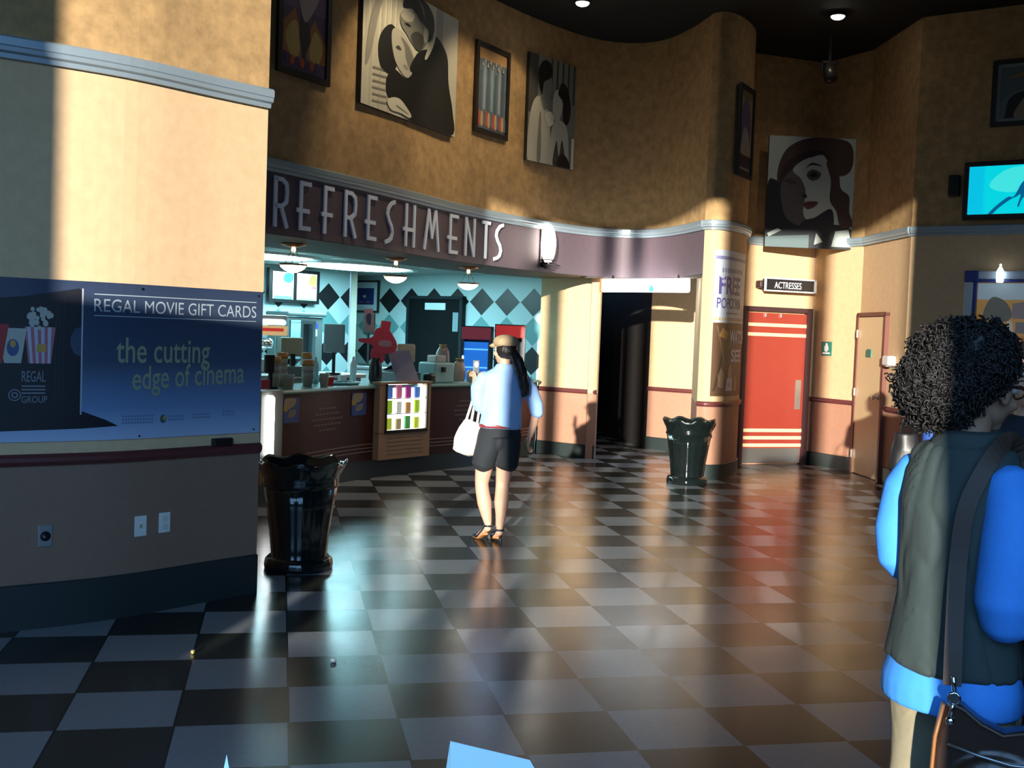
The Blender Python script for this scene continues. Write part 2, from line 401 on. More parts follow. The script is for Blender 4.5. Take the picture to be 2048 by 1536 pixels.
wall('wall_hall_far_right', Poly([(8.8, 2.95), (8.8, -7.5)], 1), LV, LM, 0.15)
wall('wall_hall_far_left', Poly([(-4.9, -7.5), (-4.9, -.9), (-4.2, -.75)], 1), LV, LM, 0.15)

# trims -------------------------------------------------------------
walls = [('left', LPp, 1), ('pillar', Dp, 1), ('restroom', Ep, 1), ('restroom_side', F1p, 1), ('right', F2p, 1), ('television', Gp, 1), ('corridor_left', Bp, 0), ('corridor_right', Cp, 0)]
k = 0
for nm, P, top in walls:
    s0 = 0; s1 = P.L
    if nm == 'restroom': s0 = 1.235
    if nm == 'right':
        strip('baseboard_right', P, 0, .015, 0, .19, M_base, 1.0, s1); strip('trim_60', P, 0, .03, .865, .925, M_rail, 1.0, s1, 'rail')
        strip('trim_61', P, 0, .05, 2.94, 3.05, M_trim, 0, s1, 'crown'); continue
    strip('baseboard_' + nm, P, 0, .015, 0, .24 if nm == 'left' else .18, M_base, s0, s1)
    k += 1; strip('trim_%d' % k, P, 0, .03, .865, .925, M_rail, s0, s1, 'rail')
    if top: k += 1; strip('trim_%d' % k, P, 0, .06, 2.94, 3.05, M_trim, 0, P.L, 'crown')
strip('trim_30', Wp, 0, .05, 2.94, 3.05, M_trim, 0, None, 'crown')

# glass front behind the viewer: mullions, plus panels and dado added to block light
M_mull = mat('dark bronze mullion', (0.03, 0.028, 0.025), 0.5, metal=0.3)
mb = MB()
for x0, x1, z0, z1 in ((-4.95, -4.12, 0, ZC), (-3.0, -2.78, 0, ZC), (-2.14, -1.96, 0, ZC), (-1.74, -1.56, 0, ZC), (-.40, -.06, 0, ZC), (.86, 1.06, 0, ZC), (1.88, 8.9, 0, ZC),
                       (-4.15, -3.15, 0, 2.78), (.27, .87, 0, 2.26), (-5, 1.9, 5.22, ZC), (-5, 1.9, 0, .95)):
    mb.box(((x0 + x1) / 2, -7.56, (z0 + z1) / 2), (x1 - x0, .12, z1 - z0))
struct(mb, 'wall_entrance_blockers', M_mull)

# concession room ----------------------------------------------------
def argyle():
    m = bpy.data.materials.new('argyle tile'); m.use_nodes = True; nt = m.node_tree; N = nt.nodes; Lk = nt.links; b = N['Principled BSDF']
    at = N.new('ShaderNodeAttribute'); at.attribute_name = 'wallco'; sp = N.new('ShaderNodeSeparateXYZ'); Lk.new(at.outputs['Vector'], sp.inputs[0])
    def mth(op, a, bb=None):
        n = N.new('ShaderNodeMath'); n.operation = op
        for i, x in enumerate((a, bb)):
            if x is None: continue
            if isinstance(x, (int, float)): n.inputs[i].default_value = x
            else: Lk.new(x, n.inputs[i])
        return n.outputs[0]
    def tri(o, per, ph):
        t = mth('DIVIDE', mth('SUBTRACT', o, ph), per); return mth('MULTIPLY', mth('ABSOLUTE', mth('SUBTRACT', mth('FRACT', mth('ADD', t, .5)), .5)), 2.0)
    s, z = sp.outputs[0], sp.outputs[1]
    dm = mth('ADD', tri(s, .524, 0.0), tri(z, .434, 2.105))           # < 1 : inside a diamond
    inside = mth('LESS_THAN', dm, .97)
    row = mth('FLOOR', mth('ADD', mth('DIVIDE', mth('SUBTRACT', z, 2.105), .434), .5))
    black = mth('LESS_THAN', mth('MODULO', mth('ADD', row, 100), 2), .5)
    ok = mth('LESS_THAN', row, .5)
    c1 = N.new('ShaderNodeMix'); c1.data_type = 'RGBA'; Lk.new(black, c1.inputs[0]); c1.inputs[6].default_value = (.13, .33, .34, 1); c1.inputs[7].default_value = (.012, .012, .016, 1)
    c2 = N.new('ShaderNodeMix'); c2.data_type = 'RGBA'; Lk.new(mth('MULTIPLY', inside, ok), c2.inputs[0]); c2.inputs[6].default_value = (.50, .66, .68, 1); Lk.new(c1.outputs[2], c2.inputs[7])
    Lk.new(c2.outputs[2], b.inputs['Base Color']); b.inputs['Roughness'].default_value = .35
    return m
M_arg = argyle()
def argwall(name, P, s_off):
    mb = MB(); sweep(mb, P, [(0, 0), (0, 2.6), (-.12, 2.6), (-.12, 0)])
    o = struct(mb, name, M_arg, fix=False)
    a = o.data.attributes.new('wallco', 'FLOAT_VECTOR', 'POINT'); n = 4
    k = 0; vals = []
    for q in P.s:
        for z in (0, 2.6, 2.6, 0): vals += [q - s_off, z, 0]
    a.data.foreach_set('vector', vals); return o
argwall('wall_argyle_left', BL, 3.47)
argwall('wall_argyle_right', BR, 1.03)
mb = MB(); mb.box((1.05, 11.75, 1.3), (.1, 1.5, 2.6)); struct(mb, 'wall_argyle_jog', M_cream)
M_intceil = mat('concession ceiling', (.36, .42, .40), .8)
# ceiling of the concession room: polygon behind the front wall
cpts = [Wp.w(q, 0, -.02)[:2] for q in Wp.s[:60]] + [(4.3, 8.5), (3.9, 9.0), (1.1, 12.6), (.9, 11.2), (-2.2, 8.4), (-1.3, 2.0)]
mb = MB(); mb.add([(x, y, 2.52) for x, y in cpts] + [(x, y, 2.6) for x, y in cpts], [tuple(range(len(cpts))), tuple(range(len(cpts), 2 * len(cpts)))] + [(i, (i + 1) % len(cpts), (i + 1) % len(cpts) + len(cpts), i + len(cpts)) for i in range(len(cpts))])
struct(mb, 'ceiling_concession', M_intceil)
mb = MB(); sweep(mb, Wp, [(-.01, 2.415), (-1.15, 2.415), (-1.15, 2.53), (-.01, 2.53)], .05, 7.2); struct(mb, 'ceiling_soffit', M_soffit)
mb = MB(); sweep(mb, Wp, [(-.02, 2.40), (-.17, 2.40), (-.17, 2.44), (-.02, 2.44)], 7.0, Wp.L - .02); struct(mb, 'trim_31', M_soffit)
wall('wall_concession_left', Poly([(-1.0, 1.9), (-1.3, 2.4), (-1.9, 8.3)], 1), [0, 2.6], [M_cream], .12)

# ------------------------------------------------------------------ REFRESHMENTS sign
M_letter = mat('brushed letters', (0.74, 0.83, 0.98), 0.4, metal=0.0)
LET = {
 'R': [[(.1, 0), (.1, 1)], [(.1, .96), (.55, .96), (.85, .88), (.9, .72), (.85, .52), (.55, .42), (.1, .42)], [(.5, .42), (.92, 0)]],
 'E': [[(.25, 0), (.25, 1)], [(.25, .965), (.95, .965)], [(.0, .40), (.85, .40)], [(.25, .035), (.95, .035)]],
 'F': [[(.25, 0), (.25, 1)], [(.25, .965), (.95, .965)], [(.0, .40), (.85, .40)]],
 'S': [[(.95, .98), (.6, .93), (.3, .8), (.22, .66), (.4, .52), (.66, .40), (.78, .26), (.66, .12), (.4, .05), (.05, .01)]],
 'H': [[(.2, 0), (.2, 1)], [(.82, 0), (.82, 1)], [(0, .40), (.82, .40)]],
 'M': [[(.05, 0), (.28, 1)], [(.28, .98), (.5, .3)], [(.5, .3), (.72, .98)], [(.72, 1), (.95, 0)]],
 'N': [[(.12, 0), (.12, 1)], [(.12, .98), (.86, .02)], [(.88, 0), (.88, 1)]],
 'T': [[(.5, 0), (.5, 1)], [(.02, .965), (.98, .965)]]}
signL = [('R', 1.185, 1.369), ('E', 1.489, 1.668), ('F', 1.822, 1.987), ('R', 2.143, 2.334), ('E', 2.477, 2.671), ('S', 2.823, 2.999), ('H', 3.17, 3.43), ('M', 3.60, 3.94), ('E', 4.12, 4.345), ('N', 4.483, 4.718), ('T', 4.857, 5.026), ('S', 5.121, 5.308)]
org = Wp.w(3.2, 2.49)
sg = thing('refreshments_sign', 'raised silver letters spelling REFRESHMENTS on the plum fascia over the counter', 'sign', org)
for ch, a, b in signL:
    mb = MB(); w = b - a; h = .42; z0 = 2.485 + .012 * (a - 1.2) / 4
    for st in LET[ch]:
        for p, q in zip(st, st[1:]):
            P = Vector((a + p[0] * w, z0 + p[1] * h)); Q = Vector((a + q[0] * w, z0 + q[1] * h)); d = (Q - P).normalized(); nn = Vector((-d.y, d.x)); t = .019
            A = P - d * .006; B = Q + d * .006
            c = [A + nn * t, B + nn * t, B - nn * t, A - nn * t]
            vs = [Wp.w(x.x, x.y, .012) for x in c] + [Wp.w(x.x, x.y, .028) for x in c]
            mb.add(vs, [(0, 1, 2, 3), (7, 6, 5, 4), (0, 4, 5, 1), (1, 5, 6, 2), (2, 6, 7, 3), (3, 7, 4, 0)])
    mb.build('letter', M_letter, sg, off=org)

# wall sconce
M_glow = mat('sconce glass', (1, .98, .9), .3, emit=(1, .93, .80), es=14)
loc, rz = Wp.frame(6.14, 2.72)
t = thing('wall_sconce', 'tall oval glowing wall sconce with a dark louvred holder on the plum fascia', 'wall lamp', loc, rz)
mb = MB(); mb.box((0, -.012, 0), (.14, .024, .5), bev=.01); mb.build('back_plate', M_black, t)
mb = MB(); mb.ell((0, -.09, .04), (.12, .07, .245), 20, 14); mb.build('lamp_shade', M_glow, t)
mb = MB()
for i in range(4): mb.lathe([(.105 - .02 * i, -.155 - .035 * i), (.105 - .02 * i, -.165 - .035 * i)], (0, -.09, 0), 20)
mb.box((0, -.06, -.18), (.05, .08, .15), bev=.01); mb.build('holder', M_black, t)

# ------------------------------------------------------------------ pictures
def framed(name, label, P, s0, s1, z0, z1, shapes, bgc, fr=.05, mount=None, cat='poster', depth=.03, framemat=None, nm='poster_print', gap=.012, mw=.035):
    loc, rz, w = P.chord(s0, s1, z0, gap)
    t = thing(name, label, cat, loc, rz); h = z1 - z0
    mb = MB()
    for (cx, cz, dx, dz) in ((0, fr / 2, w, fr), (0, h - fr / 2, w, fr), (-w / 2 + fr / 2, h / 2, fr, h - 2 * fr), (w / 2 - fr / 2, h / 2, fr, h - 2 * fr)): mb.box((cx, -depth / 2, cz), (dx, depth, dz))
    mb.box((0, -.004, h / 2), (w - fr, .008, h - fr))
    mb.build('frame', framemat or M_frame, t)
    if mount:
        picture(t, 'mount', w - 2 * fr, h - 2 * fr, fr, -.010, [], mount); q = fr + mw
        picture(t, nm, w - 2 * q, h - 2 * q, q, -.012, shapes, bgc)
    else: picture(t, nm, w - 2 * fr, h - 2 * fr, fr, -.012, shapes, bgc)
    return t
def canvas(name, label, P, s0, s1, z0, z1, shapes, bgc, cat='canvas print', gap=.012, chord=None):
    loc, rz, w = chord if chord else P.chord(s0, s1, z0, gap); h = z1 - z0
    t = thing(name, label, cat, loc, rz)
    mb = MB(); mb.box((0, -.02, h / 2), (w, .04, h)); mb.build('canvas_frame', mat('canvas edge', (.03, .03, .03), .6), t)
    picture(t, 'canvas_print', w, h, 0, -.0405, shapes, bgc); return t

BK, DG, MG, LG, WH = (.012, .012, .011), (.06, .06, .055), (.20, .20, .175), (.46, .45, .38), (.66, .64, .53)
# 1: colour poster beside the left wall
framed('framed_poster', 'black framed colour poster, pale figure over orange tents, leftmost on the ochre wall', Wp, 1.165, 1.86, 3.79, 4.86, [
    ((.16, .10, .17), rectp(0, .55, 1, 1), 0), ((.42, .16, .04), [(.0, .15), (.0, .38), (.28, .55), (.42, .36), (.44, .1)], 0), ((.42, .16, .04), [(1, .12), (1, .3), (.72, .5), (.56, .32), (.55, .1)], 0),
    ((.62, .42, .12), [(.08, .3), (.3, .44), (.4, .24), (.36, .12), (.2, .12)], 1), ((.62, .42, .12), [(.92, .28), (.74, .4), (.62, .24), (.66, .12), (.84, .12)], 1),
    ((.05, .03, .04), [(.4, .46), (.6, .46), (.64, .3), (.5, .12), (.38, .3)], 0), ((.45, .34, .33), [(.36, .62), (.5, .45), (.7, .58), (.86, .78), (.9, 1), (.8, 1), (.66, .76), (.55, .66), (.5, .8), (.3, .84), (.24, .8), (.36, .72)], 1),
    ((.5, .06, .03), [(.02, .9), (.2, .86), (.26, .95), (.1, 1)], 1)] + [((.55, .08, .02) if i % 2 else (.08, .05, .12), [(.08 + .11 * i, .05), (.16 + .11 * i, .04), (.18 + .11 * i, .10), (.10 + .11 * i, .12)], 1) for i in range(7)], (.10, .06, .12), .055)
# 2: large embracing couple, generic
shapes = [((.54, .52, .43), rectp(.80, 0, 1, 1), 0), ((.36, .35, .30), rectp(.74, .0, .82, 1), 0), ((.58, .56, .46), rectp(.0, 0, .30, .5), 0)]
for i in range(7): shapes.append(((.50, .48, .39) if i % 2 else (.56, .54, .44), [(.02 + .045 * i, .0), (.04 + .045 * i, .0), (.06 + .05 * i, 1), (.03 + .05 * i, 1)], 0))
shapes.append(((.30, .29, .25), [(.03, .30), (.06, .62), (.16, .94), (.22, .98), (.14, .70), (.08, .40)], 1))
for i in range(6): shapes.append(((.22, .21, .18), [(.10, .04 + .05 * i), (.24, .055 + .05 * i), (.24, .07 + .05 * i), (.10, .055 + .05 * i)], 0))
shapes += [
    (BK, [(.74, .76), (.87, .65), (.90, .42), (.96, .2), (.95, .0), (.5, .0), (.27, .10), (.23, .24), (.30, .35), (.44, .32), (.53, .46), (.60, .57), (.67, .64)], 1),
    (BK, [(.27, .68), (.18, .60), (.145, .46), (.18, .32), (.28, .31), (.34, .42), (.35, .60)], 1),
    (LG, [(.28, .65), (.36, .67), (.45, .60), (.51, .49), (.50, .40), (.44, .325), (.36, .36), (.30, .44), (.27, .56)], 1),
    (MG, [(.36, .62), (.44, .58), (.50, .48), (.47, .40), (.42, .46), (.40, .55)], 1), (DG, [(.31, .52), (.34, .545), (.37, .52), (.34, .51)], 1), ((.30, .28, .24), [(.39, .41), (.43, .42), (.45, .395), (.42, .385)], 1),
    (MG, [(.35, .80), (.44, .86), (.56, .84), (.63, .74), (.63, .66), (.56, .58), (.49, .60), (.42, .66), (.36, .71)], 1),
    (LG, [(.35, .79), (.41, .85), (.49, .84), (.47, .78), (.40, .76)], 1), (DG, [(.46, .66), (.52, .72), (.60, .70), (.58, .60), (.52, .58)], 1), (BK, [(.39, .735), (.43, .75), (.46, .735), (.43, .725)], 1),
    (BK, [(.38, .86), (.40, .95), (.47, 1.0), (.60, .99), (.69, .92), (.71, .80), (.67, .70), (.63, .70), (.61, .79), (.55, .82), (.48, .88)], 1),
    (LG, [(.60, .78), (.645, .77), (.64, .69), (.60, .67)], 1), ((.16, .15, .14), [(.50, .98), (.56, .93), (.60, .85), (.58, .94)], 1),
    (BK, [(.46, .40), (.54, .56), (.66, .62), (.66, .52), (.56, .40)], 1),
    (WH, [(.725, .76), (.66, .66), (.615, .545), (.64, .545), (.70, .66)], 1),
    (WH, [(.24, .09), (.30, .13), (.37, .135), (.44, .09), (.49, .04), (.46, .015), (.38, .03), (.28, .03)], 1), (MG, [(.34, .08), (.44, .05), (.45, .04), (.34, .065)], 1)]
canvas('large_canvas_print', 'large black and white canvas of an embracing couple, widest picture on the ochre wall', Wp, 2.296, 4.14, 3.74, 4.99, shapes, WH)
# 3
shapes = [((.42, .24, .10), rectp(0, .86, 1, 1), 0), ((.10, .15, .20), rectp(0, .55, 1, .86), 0)]
for i in range(7): shapes.append(((.18 + .03 * (i % 3), .26, .30) if i % 2 else (.06, .09, .12), rectp(.06 + .13 * i, .2 + .04 * (i % 2), .14 + .13 * i, .72 + .05 * ((i * 3) % 4)), 0))
for i in range(12): shapes.append((((.35, .08, .06), (.42, .30, .16), (.10, .12, .18))[i % 3], [(.05 + .08 * i, .04), (.12 + .08 * i, .05), (.11 + .08 * i, .22 - .02 * (i % 3)), (.05 + .08 * i, .20)], 1))
for i in range(9): shapes.append(((.40, .36, .28), [(.1 + .09 * i, .78 + .05 * (i % 2)), (.16 + .09 * i, .77 + .05 * (i % 2)), (.15 + .09 * i, .84 + .05 * (i % 2))], 0))
framed('framed_poster', 'black framed bluish city poster hanging between the two black and white canvases', Wp, 4.59, 5.30, 3.89, 4.905, shapes, (.09, .13, .17), .055)
# 4
shapes = [(DG, rectp(0, .45, .18, 1), 0)]
for i in range(9): shapes.append((MG if i % 2 else DG, rectp(.44 + .06 * i, .62, .48 + .06 * i, 1), 0))
shapes += [(LG, [(.03, 0), (.02, .35), (.10, .56), (.24, .62), (.40, .50), (.46, .3), (.44, 0)], 1), (MG, [(.20, .04), (.22, .42), (.26, .44), (.28, .04)], 1),
    (MG, [(.24, .60), (.22, .74), (.30, .84), (.44, .82), (.47, .70), (.42, .56), (.32, .50)], 1), (BK, [(.20, .72), (.18, .86), (.28, .96), (.42, .95), (.47, .86), (.40, .80), (.30, .76), (.26, .64)], 1),
    (LG, [(.50, .48), (.50, .64), (.56, .72), (.66, .70), (.70, .56), (.64, .44), (.56, .42)], 1), (BK, [(.60, .70), (.68, .80), (.80, .76), (.88, .60), (.86, .46), (.76, .40), (.72, .52), (.72, .62), (.64, .66)], 1),
    (LG, [(.46, .0), (.50, .36), (.62, .44), (.80, .40), (.86, .2), (.84, .0)], 1), (DG, [(.54, 0), (.60, .24), (.66, .1), (.72, .26), (.80, .0)], 1), (BK, [(.62, .0), (.70, .12), (.84, .10), (.9, .0)], 1),
    (WH, [(.34, .46), (.42, .36), (.52, .40), (.50, .48), (.42, .50)], 1), (WH, rectp(.92, .0, .98, .3), 0)]
canvas('canvas_print', 'tall black and white canvas of a standing couple, rightmost on the ochre wall', Wp, 5.68, 6.61, 3.73, 5.015, shapes, MG)
# pillar poster
framed('framed_poster', 'dark framed poster with a violet arch shape, high on the rounded pillar', Dp, .385, .93, 3.60, 4.68, [
    ((.15, .12, .06), rectp(0, .9, 1, 1), 0), ((.10, .09, .19), [(.12, .5), (.2, .78), (.5, .92), (.8, .78), (.9, .5), (.8, .3), (.2, .3)], 1), ((.30, .29, .27), [(.2, .25), (.3, .5), (.5, .56), (.74, .48), (.85, .25)], 1),
    ((.04, .03, .04), rectp(0, 0, 1, .22), 0), ((.22, .20, .18), rectp(.06, .04, .94, .07), 0)], (.27, .22, .12), .05, gap=.03)
# portrait of a woman in a hat, turned slightly, hung over the restroom door
PT, PR, PS = (.42, .50, .48), (.060, .036, .032), (.014, .018, .026)
shapes = [(PS, [(0, 0), (0, .55), (.10, .60), (.30, .50), (.50, .25), (.95, .2), (1, 0)], 1),
    (PR, [(.12, .58), (.12, .74), (.22, .90), (.45, .99), (.72, 1.0), (.92, .96), (.97, .82), (.93, .70), (.82, .66), (.72, .72), (.60, .86), (.42, .82), (.26, .68)], 1),
    ((.03, .018, .02), [(.14, .60), (.20, .76), (.42, .86), (.62, .88), (.74, .76), (.70, .82), (.56, .84), (.36, .74), (.22, .60)], 1),
    ((.09, .085, .09), [(.16, .58), (.17, .40), (.24, .26), (.40, .20), (.46, .30), (.44, .56), (.30, .70)], 1),
    (PT, [(.28, .70), (.42, .80), (.60, .82), (.70, .70), (.74, .50), (.70, .34), (.56, .27), (.46, .26), (.42, .34), (.44, .50), (.38, .62)], 1),
    (PR, [(.66, .78), (.80, .70), (.84, .55), (.94, .48), (.95, .34), (1.0, .22), (.86, .20), (.80, .34), (.72, .44), (.72, .62)], 1),
    (PS, [(.40, .22), (.56, .28), (.74, .36), (.78, .2), (.74, .02), (.44, .02)], 1),
    ((.07, .075, .04), [(.44, .66), (.50, .71), (.60, .68), (.58, .63), (.50, .61)], 1), ((.01, .01, .01), [(.43, .72), (.50, .77), (.62, .74), (.50, .75)], 1), ((.01, .01, .01), [(.47, .655), (.52, .685), (.57, .66), (.52, .64)], 1),
    ((.05, .045, .05), [(.19, .60), (.26, .62), (.33, .58), (.26, .565)], 1),
    ((.02, .02, .025), [(.40, .47), (.43, .49), (.46, .46), (.43, .45)], 1), ((.12, .045, .045), [(.42, .40), (.47, .42), (.58, .42), (.56, .38), (.48, .35), (.43, .37)], 1), ((.02, .01, .01), [(.42, .395), (.5, .40), (.58, .415), (.5, .39)], 1),
    (PT, [(.76, .02), (.80, .16), (.95, .18), (1, .02)], 0), (PT, [(.02, .12), (.14, .17), (.18, .15), (.04, .09)], 0), ((.10, .15, .16), [(.0, 0), (.0, .09), (.5, .12), (.5, 0)], 0), (PT, [(.56, .03), (.58, .14), (.66, .06)], 0)]
cw = canvas('portrait_canvas', 'square portrait canvas of a woman in a brimmed hat above the red restroom door', None, 0, 0, 2.90, 4.34, shapes, (.40, .50, .49),
       chord=((6.66, 6.60, 2.90), math.radians(-9), 1.16))
for x in (-.42, .42):
    for z in (.15, 1.3):
        mb = MB(); mb.box((x, .22, z), (.03, .44, .03)); mb.build('wall_bracket', M_black, cw)

# right: framed poster, television, speaker, poster case
framed('framed_poster', 'black framed poster with a pale rim, high above the television', Gp, .80, 1.60, 4.13, 4.86, [
    ((.10, .13, .14), [(.0, .3), (.2, .5), (.5, .6), (1, .5), (1, 1), (0, 1)], 0), ((.30, .15, .04), [(.1, .78), (.5, .9), (.9, .8), (.5, .82)], 1), ((.012, .012, .012), [(.1, .05), (.16, .38), (.4, .5), (.44, .2), (.5, 0), (.1, 0)], 1),
    ((.26, .22, .14), [(.26, .0), (.3, .22), (.5, .5), (.6, .3), (.6, 0)], 1), ((.05, .06, .06), [(.6, .0), (.7, .5), (.9, .55), (1, .3), (1, 0)], 1)], (.12, .16, .17), .05, mount=(.22, .25, .26), gap=.012)
loc, rz, w = Gp.chord(.575, 1.78, 3.10, .07)
t = thing('television', 'wide wall television showing turquoise water and a diving figure', 'television', loc, rz)
mb = MB(); mb.box((0, -.03, .32), (w, .06, .64), bev=.012); mb.build('housing', M_black, t)
mb = MB(); mb.box((0, .03, .32), (.3, .07, .3)); mb.build('wall_mount', M_black, t)
sw = w - .12
picture(t, 'screen', sw, .53, .055, -.062, [((.0, .50, .72), rectp(0, 0, .15, 1), 0), ((.05, .72, .70), [(.2, .6), (.35, .9), (.6, .96), (.8, .7), (.6, .5), (.35, .45)], 1), ((.0, .10, .24), [(.20, .0), (.27, .16), (.38, .34), (.44, .36), (.52, .66), (.62, .72), (.60, .5), (.52, .3), (.49, .14), (.475, .16), (.50, .38), (.46, .34), (.40, .28), (.30, .12), (.24, 0)], 1),
    ((.0, .16, .30), [(.6, .6), (.75, .75), (.8, .62), (.68, .5)], 1)], (.0, .62, .70), emit=1.0)
loc, rz = Gp.frame(.47, 3.37)
t = thing('wall_speaker', 'small black loudspeaker at the left edge of the television', 'speaker', loc, rz)
mb = MB(); mb.box((0, -.08, .12), (.12, .12, .24), bev=.02); mb.build('cabinet', M_black, t)
mb = MB(); mb.box((0, -.143, .12), (.09, .008, .2)); mb.build('grille', mat('speaker grille', (.02, .02, .02), .9), t)
mb = MB(); mb.box((0, -.01, .12), (.04, .03, .06)); mb.build('bracket', M_black, t)

M_blue = mat('blue enamel', (.02, .05, .28), .35); M_lens = mat('frosted lens', (.55, .68, .72), .3)
loc, rz, w = Gp.chord(.64, 1.64, 1.25, .012); h = 1.28
t = thing('poster_case', 'illuminated poster case with blue corners and silver frame under the television', 'display case', loc, rz)
mb = MB()
for (cx, cz, dx, dz) in ((0, .045, w, .09), (0, h - .045, w, .09), (-w / 2 + .045, h / 2, .09, h), (w / 2 - .045, h / 2, .09, h)): mb.box((cx, -.04, cz), (dx, .08, dz), bev=.01)
mb.build('frame', mat('case silver', (.50, .60, .72), .3, metal=.2), t)
mb = MB()
for sx in (-1, 1):
    for cz in (.06, h - .06): mb.box((sx * (w / 2 - .07), -.045, cz), (.15, .1, .13), bev=.01)
mb.box((0, -.05, h - .105), (w - .2, .03, .025)); mb.box((-w / 2 + .11, -.05, h / 2), (.03, .03, h - .2)); mb.box((w / 2 - .11, -.05, h / 2), (.03, .03, h - .2))
mb.build('corner_block', M_blue, t)
picture(t, 'poster_print', w - .26, h - .26, .13, -.02, [((.32, .42, .48), rectp(0, .82, 1, 1), 0), ((.10, .11, .10), [(.1, .62), (.2, .84), (.4, .80), (.5, .66), (.4, .58)], 1), ((.16, .15, .16), [(.5, .62), (.5, .78), (1, .84), (1, .6)], 0),
    ((.40, .20, .04), [(0, .3), (0, .66), (.2, .60), (.4, .56), (.48, .3), (.3, .1)], 0), ((.24, .12, .05), [(.1, .5), (.3, .52), (.32, .4), (.12, .38)], 0), ((.42, .40, .33), [(.44, .58), (.50, .60), (.56, .4), (.5, .28), (.46, .38)], 0),
    ((.34, .14, .06), rectp(.5, .12, 1, .42), 0), ((.45, .42, .36), rectp(.4, .06, 1, .10), 0), ((.14, .14, .16), rectp(.56, .46, 1, .58), 0)], (.42, .24, .08), emit=.35)
loc2, rz2 = Gp.frame(1.02, 2.40, .1)
t = thing('case_lamp', 'small bright white lamp clipped on top of the poster case', 'lamp', loc2, rz2)
mb = MB(); mb.lathe([(.0, 0), (.035, .0), (.04, .02), (.04, .12), (.02, .16), (.012, .17), (.012, .20), (.0, .205)], (0, -.05, 0), 16); mb.build('lamp_bulb', mat('lamp white', (1, 1, 1), .3, emit=(.85, .95, 1), es=3), t)
mb = MB(); mb.box((0, .01, .05), (.03, .14, .03)); mb.build('clip', M_black, t)

# ------------------------------------------------------------------ gift card banner on the left wall
BZ0, BZ1, BS0, BS1 = .99, 1.84, 2.0, 4.325
org = LPp.w(3.6, BZ0)
t = thing('gift_card_banner', 'long glossy blue banner for movie gift cards across the curved left wall', 'banner', org)
def bann_mat():
    m = bpy.data.materials.new('banner print'); m.use_nodes = True; nt = m.node_tree; N = nt.nodes; b = N['Principled BSDF']
    g = N.new('ShaderNodeTexCoord'); s = N.new('ShaderNodeSeparateXYZ'); r = N.new('ShaderNodeMapRange'); c = N.new('ShaderNodeValToRGB')
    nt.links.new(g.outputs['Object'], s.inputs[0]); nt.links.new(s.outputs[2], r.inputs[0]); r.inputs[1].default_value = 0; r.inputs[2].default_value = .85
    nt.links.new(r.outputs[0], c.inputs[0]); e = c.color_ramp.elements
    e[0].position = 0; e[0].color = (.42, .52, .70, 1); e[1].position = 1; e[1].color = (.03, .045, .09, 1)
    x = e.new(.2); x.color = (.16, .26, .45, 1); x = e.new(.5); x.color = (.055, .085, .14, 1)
    nt.links.new(c.outputs[0], b.inputs['Base Color']); b.inputs['Roughness'].default_value = .3; b.inputs['Coat Weight'].default_value = .3; b.inputs['Coat Roughness'].default_value = .15
    return m
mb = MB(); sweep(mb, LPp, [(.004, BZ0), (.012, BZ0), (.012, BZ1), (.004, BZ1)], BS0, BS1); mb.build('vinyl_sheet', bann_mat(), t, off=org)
def onL(n): return lambda x, z: LPp.w(x, z, n)
def lpoly(mb, pts, n, mi=0, div=.08):
    """flat polygon laid on the curved wall: cut into vertical slices"""
    bm = bmesh.new(); vs = [bm.verts.new((x, 0, z)) for x, z in pts]; bm.faces.new(vs)
    x0 = min(p[0] for p in pts); x1 = max(p[0] for p in pts); q = x0 + div
    while q < x1:
        bmesh.ops.bisect_plane(bm, geom=bm.verts[:] + bm.edges[:] + bm.faces[:], plane_co=(q, 0, 0), plane_no=(1, 0, 0)); q += div
    bm.verts.index_update(); mb.add([LPp.w(v.co.x, v.co.z, n) for v in bm.verts], [[v.index for v in f.verts] for f in bm.faces], mi); bm.free()
mb = MB(); put_text(mb, 'REGAL MOVIE GIFT CARDS', 3.258, 4.280, 1.683, .068, fn=onL(.0145), off=.0)
for z in (1.772, 1.658): lpoly(mb, [(3.258, z), (4.28, z), (4.28, z + .005), (3.258, z + .005)], .0145)
mb.build('title_lettering', mat('silver ink', (.42, .50, .56), .35, metal=.2), t, off=org, fix=False)
mb = MB(); put_text(mb, 'the cutting', 3.38, 3.965, 1.412, .135, fn=onL(.0145), off=.008); put_text(mb, 'edge of cinema', 3.474, 4.205, 1.262, .125, fn=onL(.0145), off=.008, skew=.045)
mb.build('slogan_lettering', mat('gold ink', (.36, .40, .25), .35, metal=.2), t, off=org, fix=False)
# printed gift card
mb = MB()
card = [(2.45, 1.70), (2.9, 1.745), (3.18, 1.80), (3.195, 1.79), (3.195, 1.60), (3.16, 1.585), (3.14, 1.54), (3.14, 1.50), (3.16, 1.455), (3.195, 1.44), (3.195, 1.13), (2.45, 1.10)]
lpoly(mb, card, .0135, 0); lpoly(mb, [(2.4, 1.13), (3.2, 1.15), (3.33, 1.10), (3.40, 1.065), (3.2, 1.055), (2.4, 1.04)], .0132, 0)
lpoly(mb, [(3.195, 1.13), (3.203, 1.13), (3.203, 1.80), (3.195, 1.80)], .0138, 1)
for k in range(3): lpoly(mb, [(3.105 - .02 * k, 1.15), (3.109 - .02 * k, 1.15), (3.109 - .02 * k, 1.76 - .01 * k), (3.105 - .02 * k, 1.76 - .01 * k)], .0138, 3)
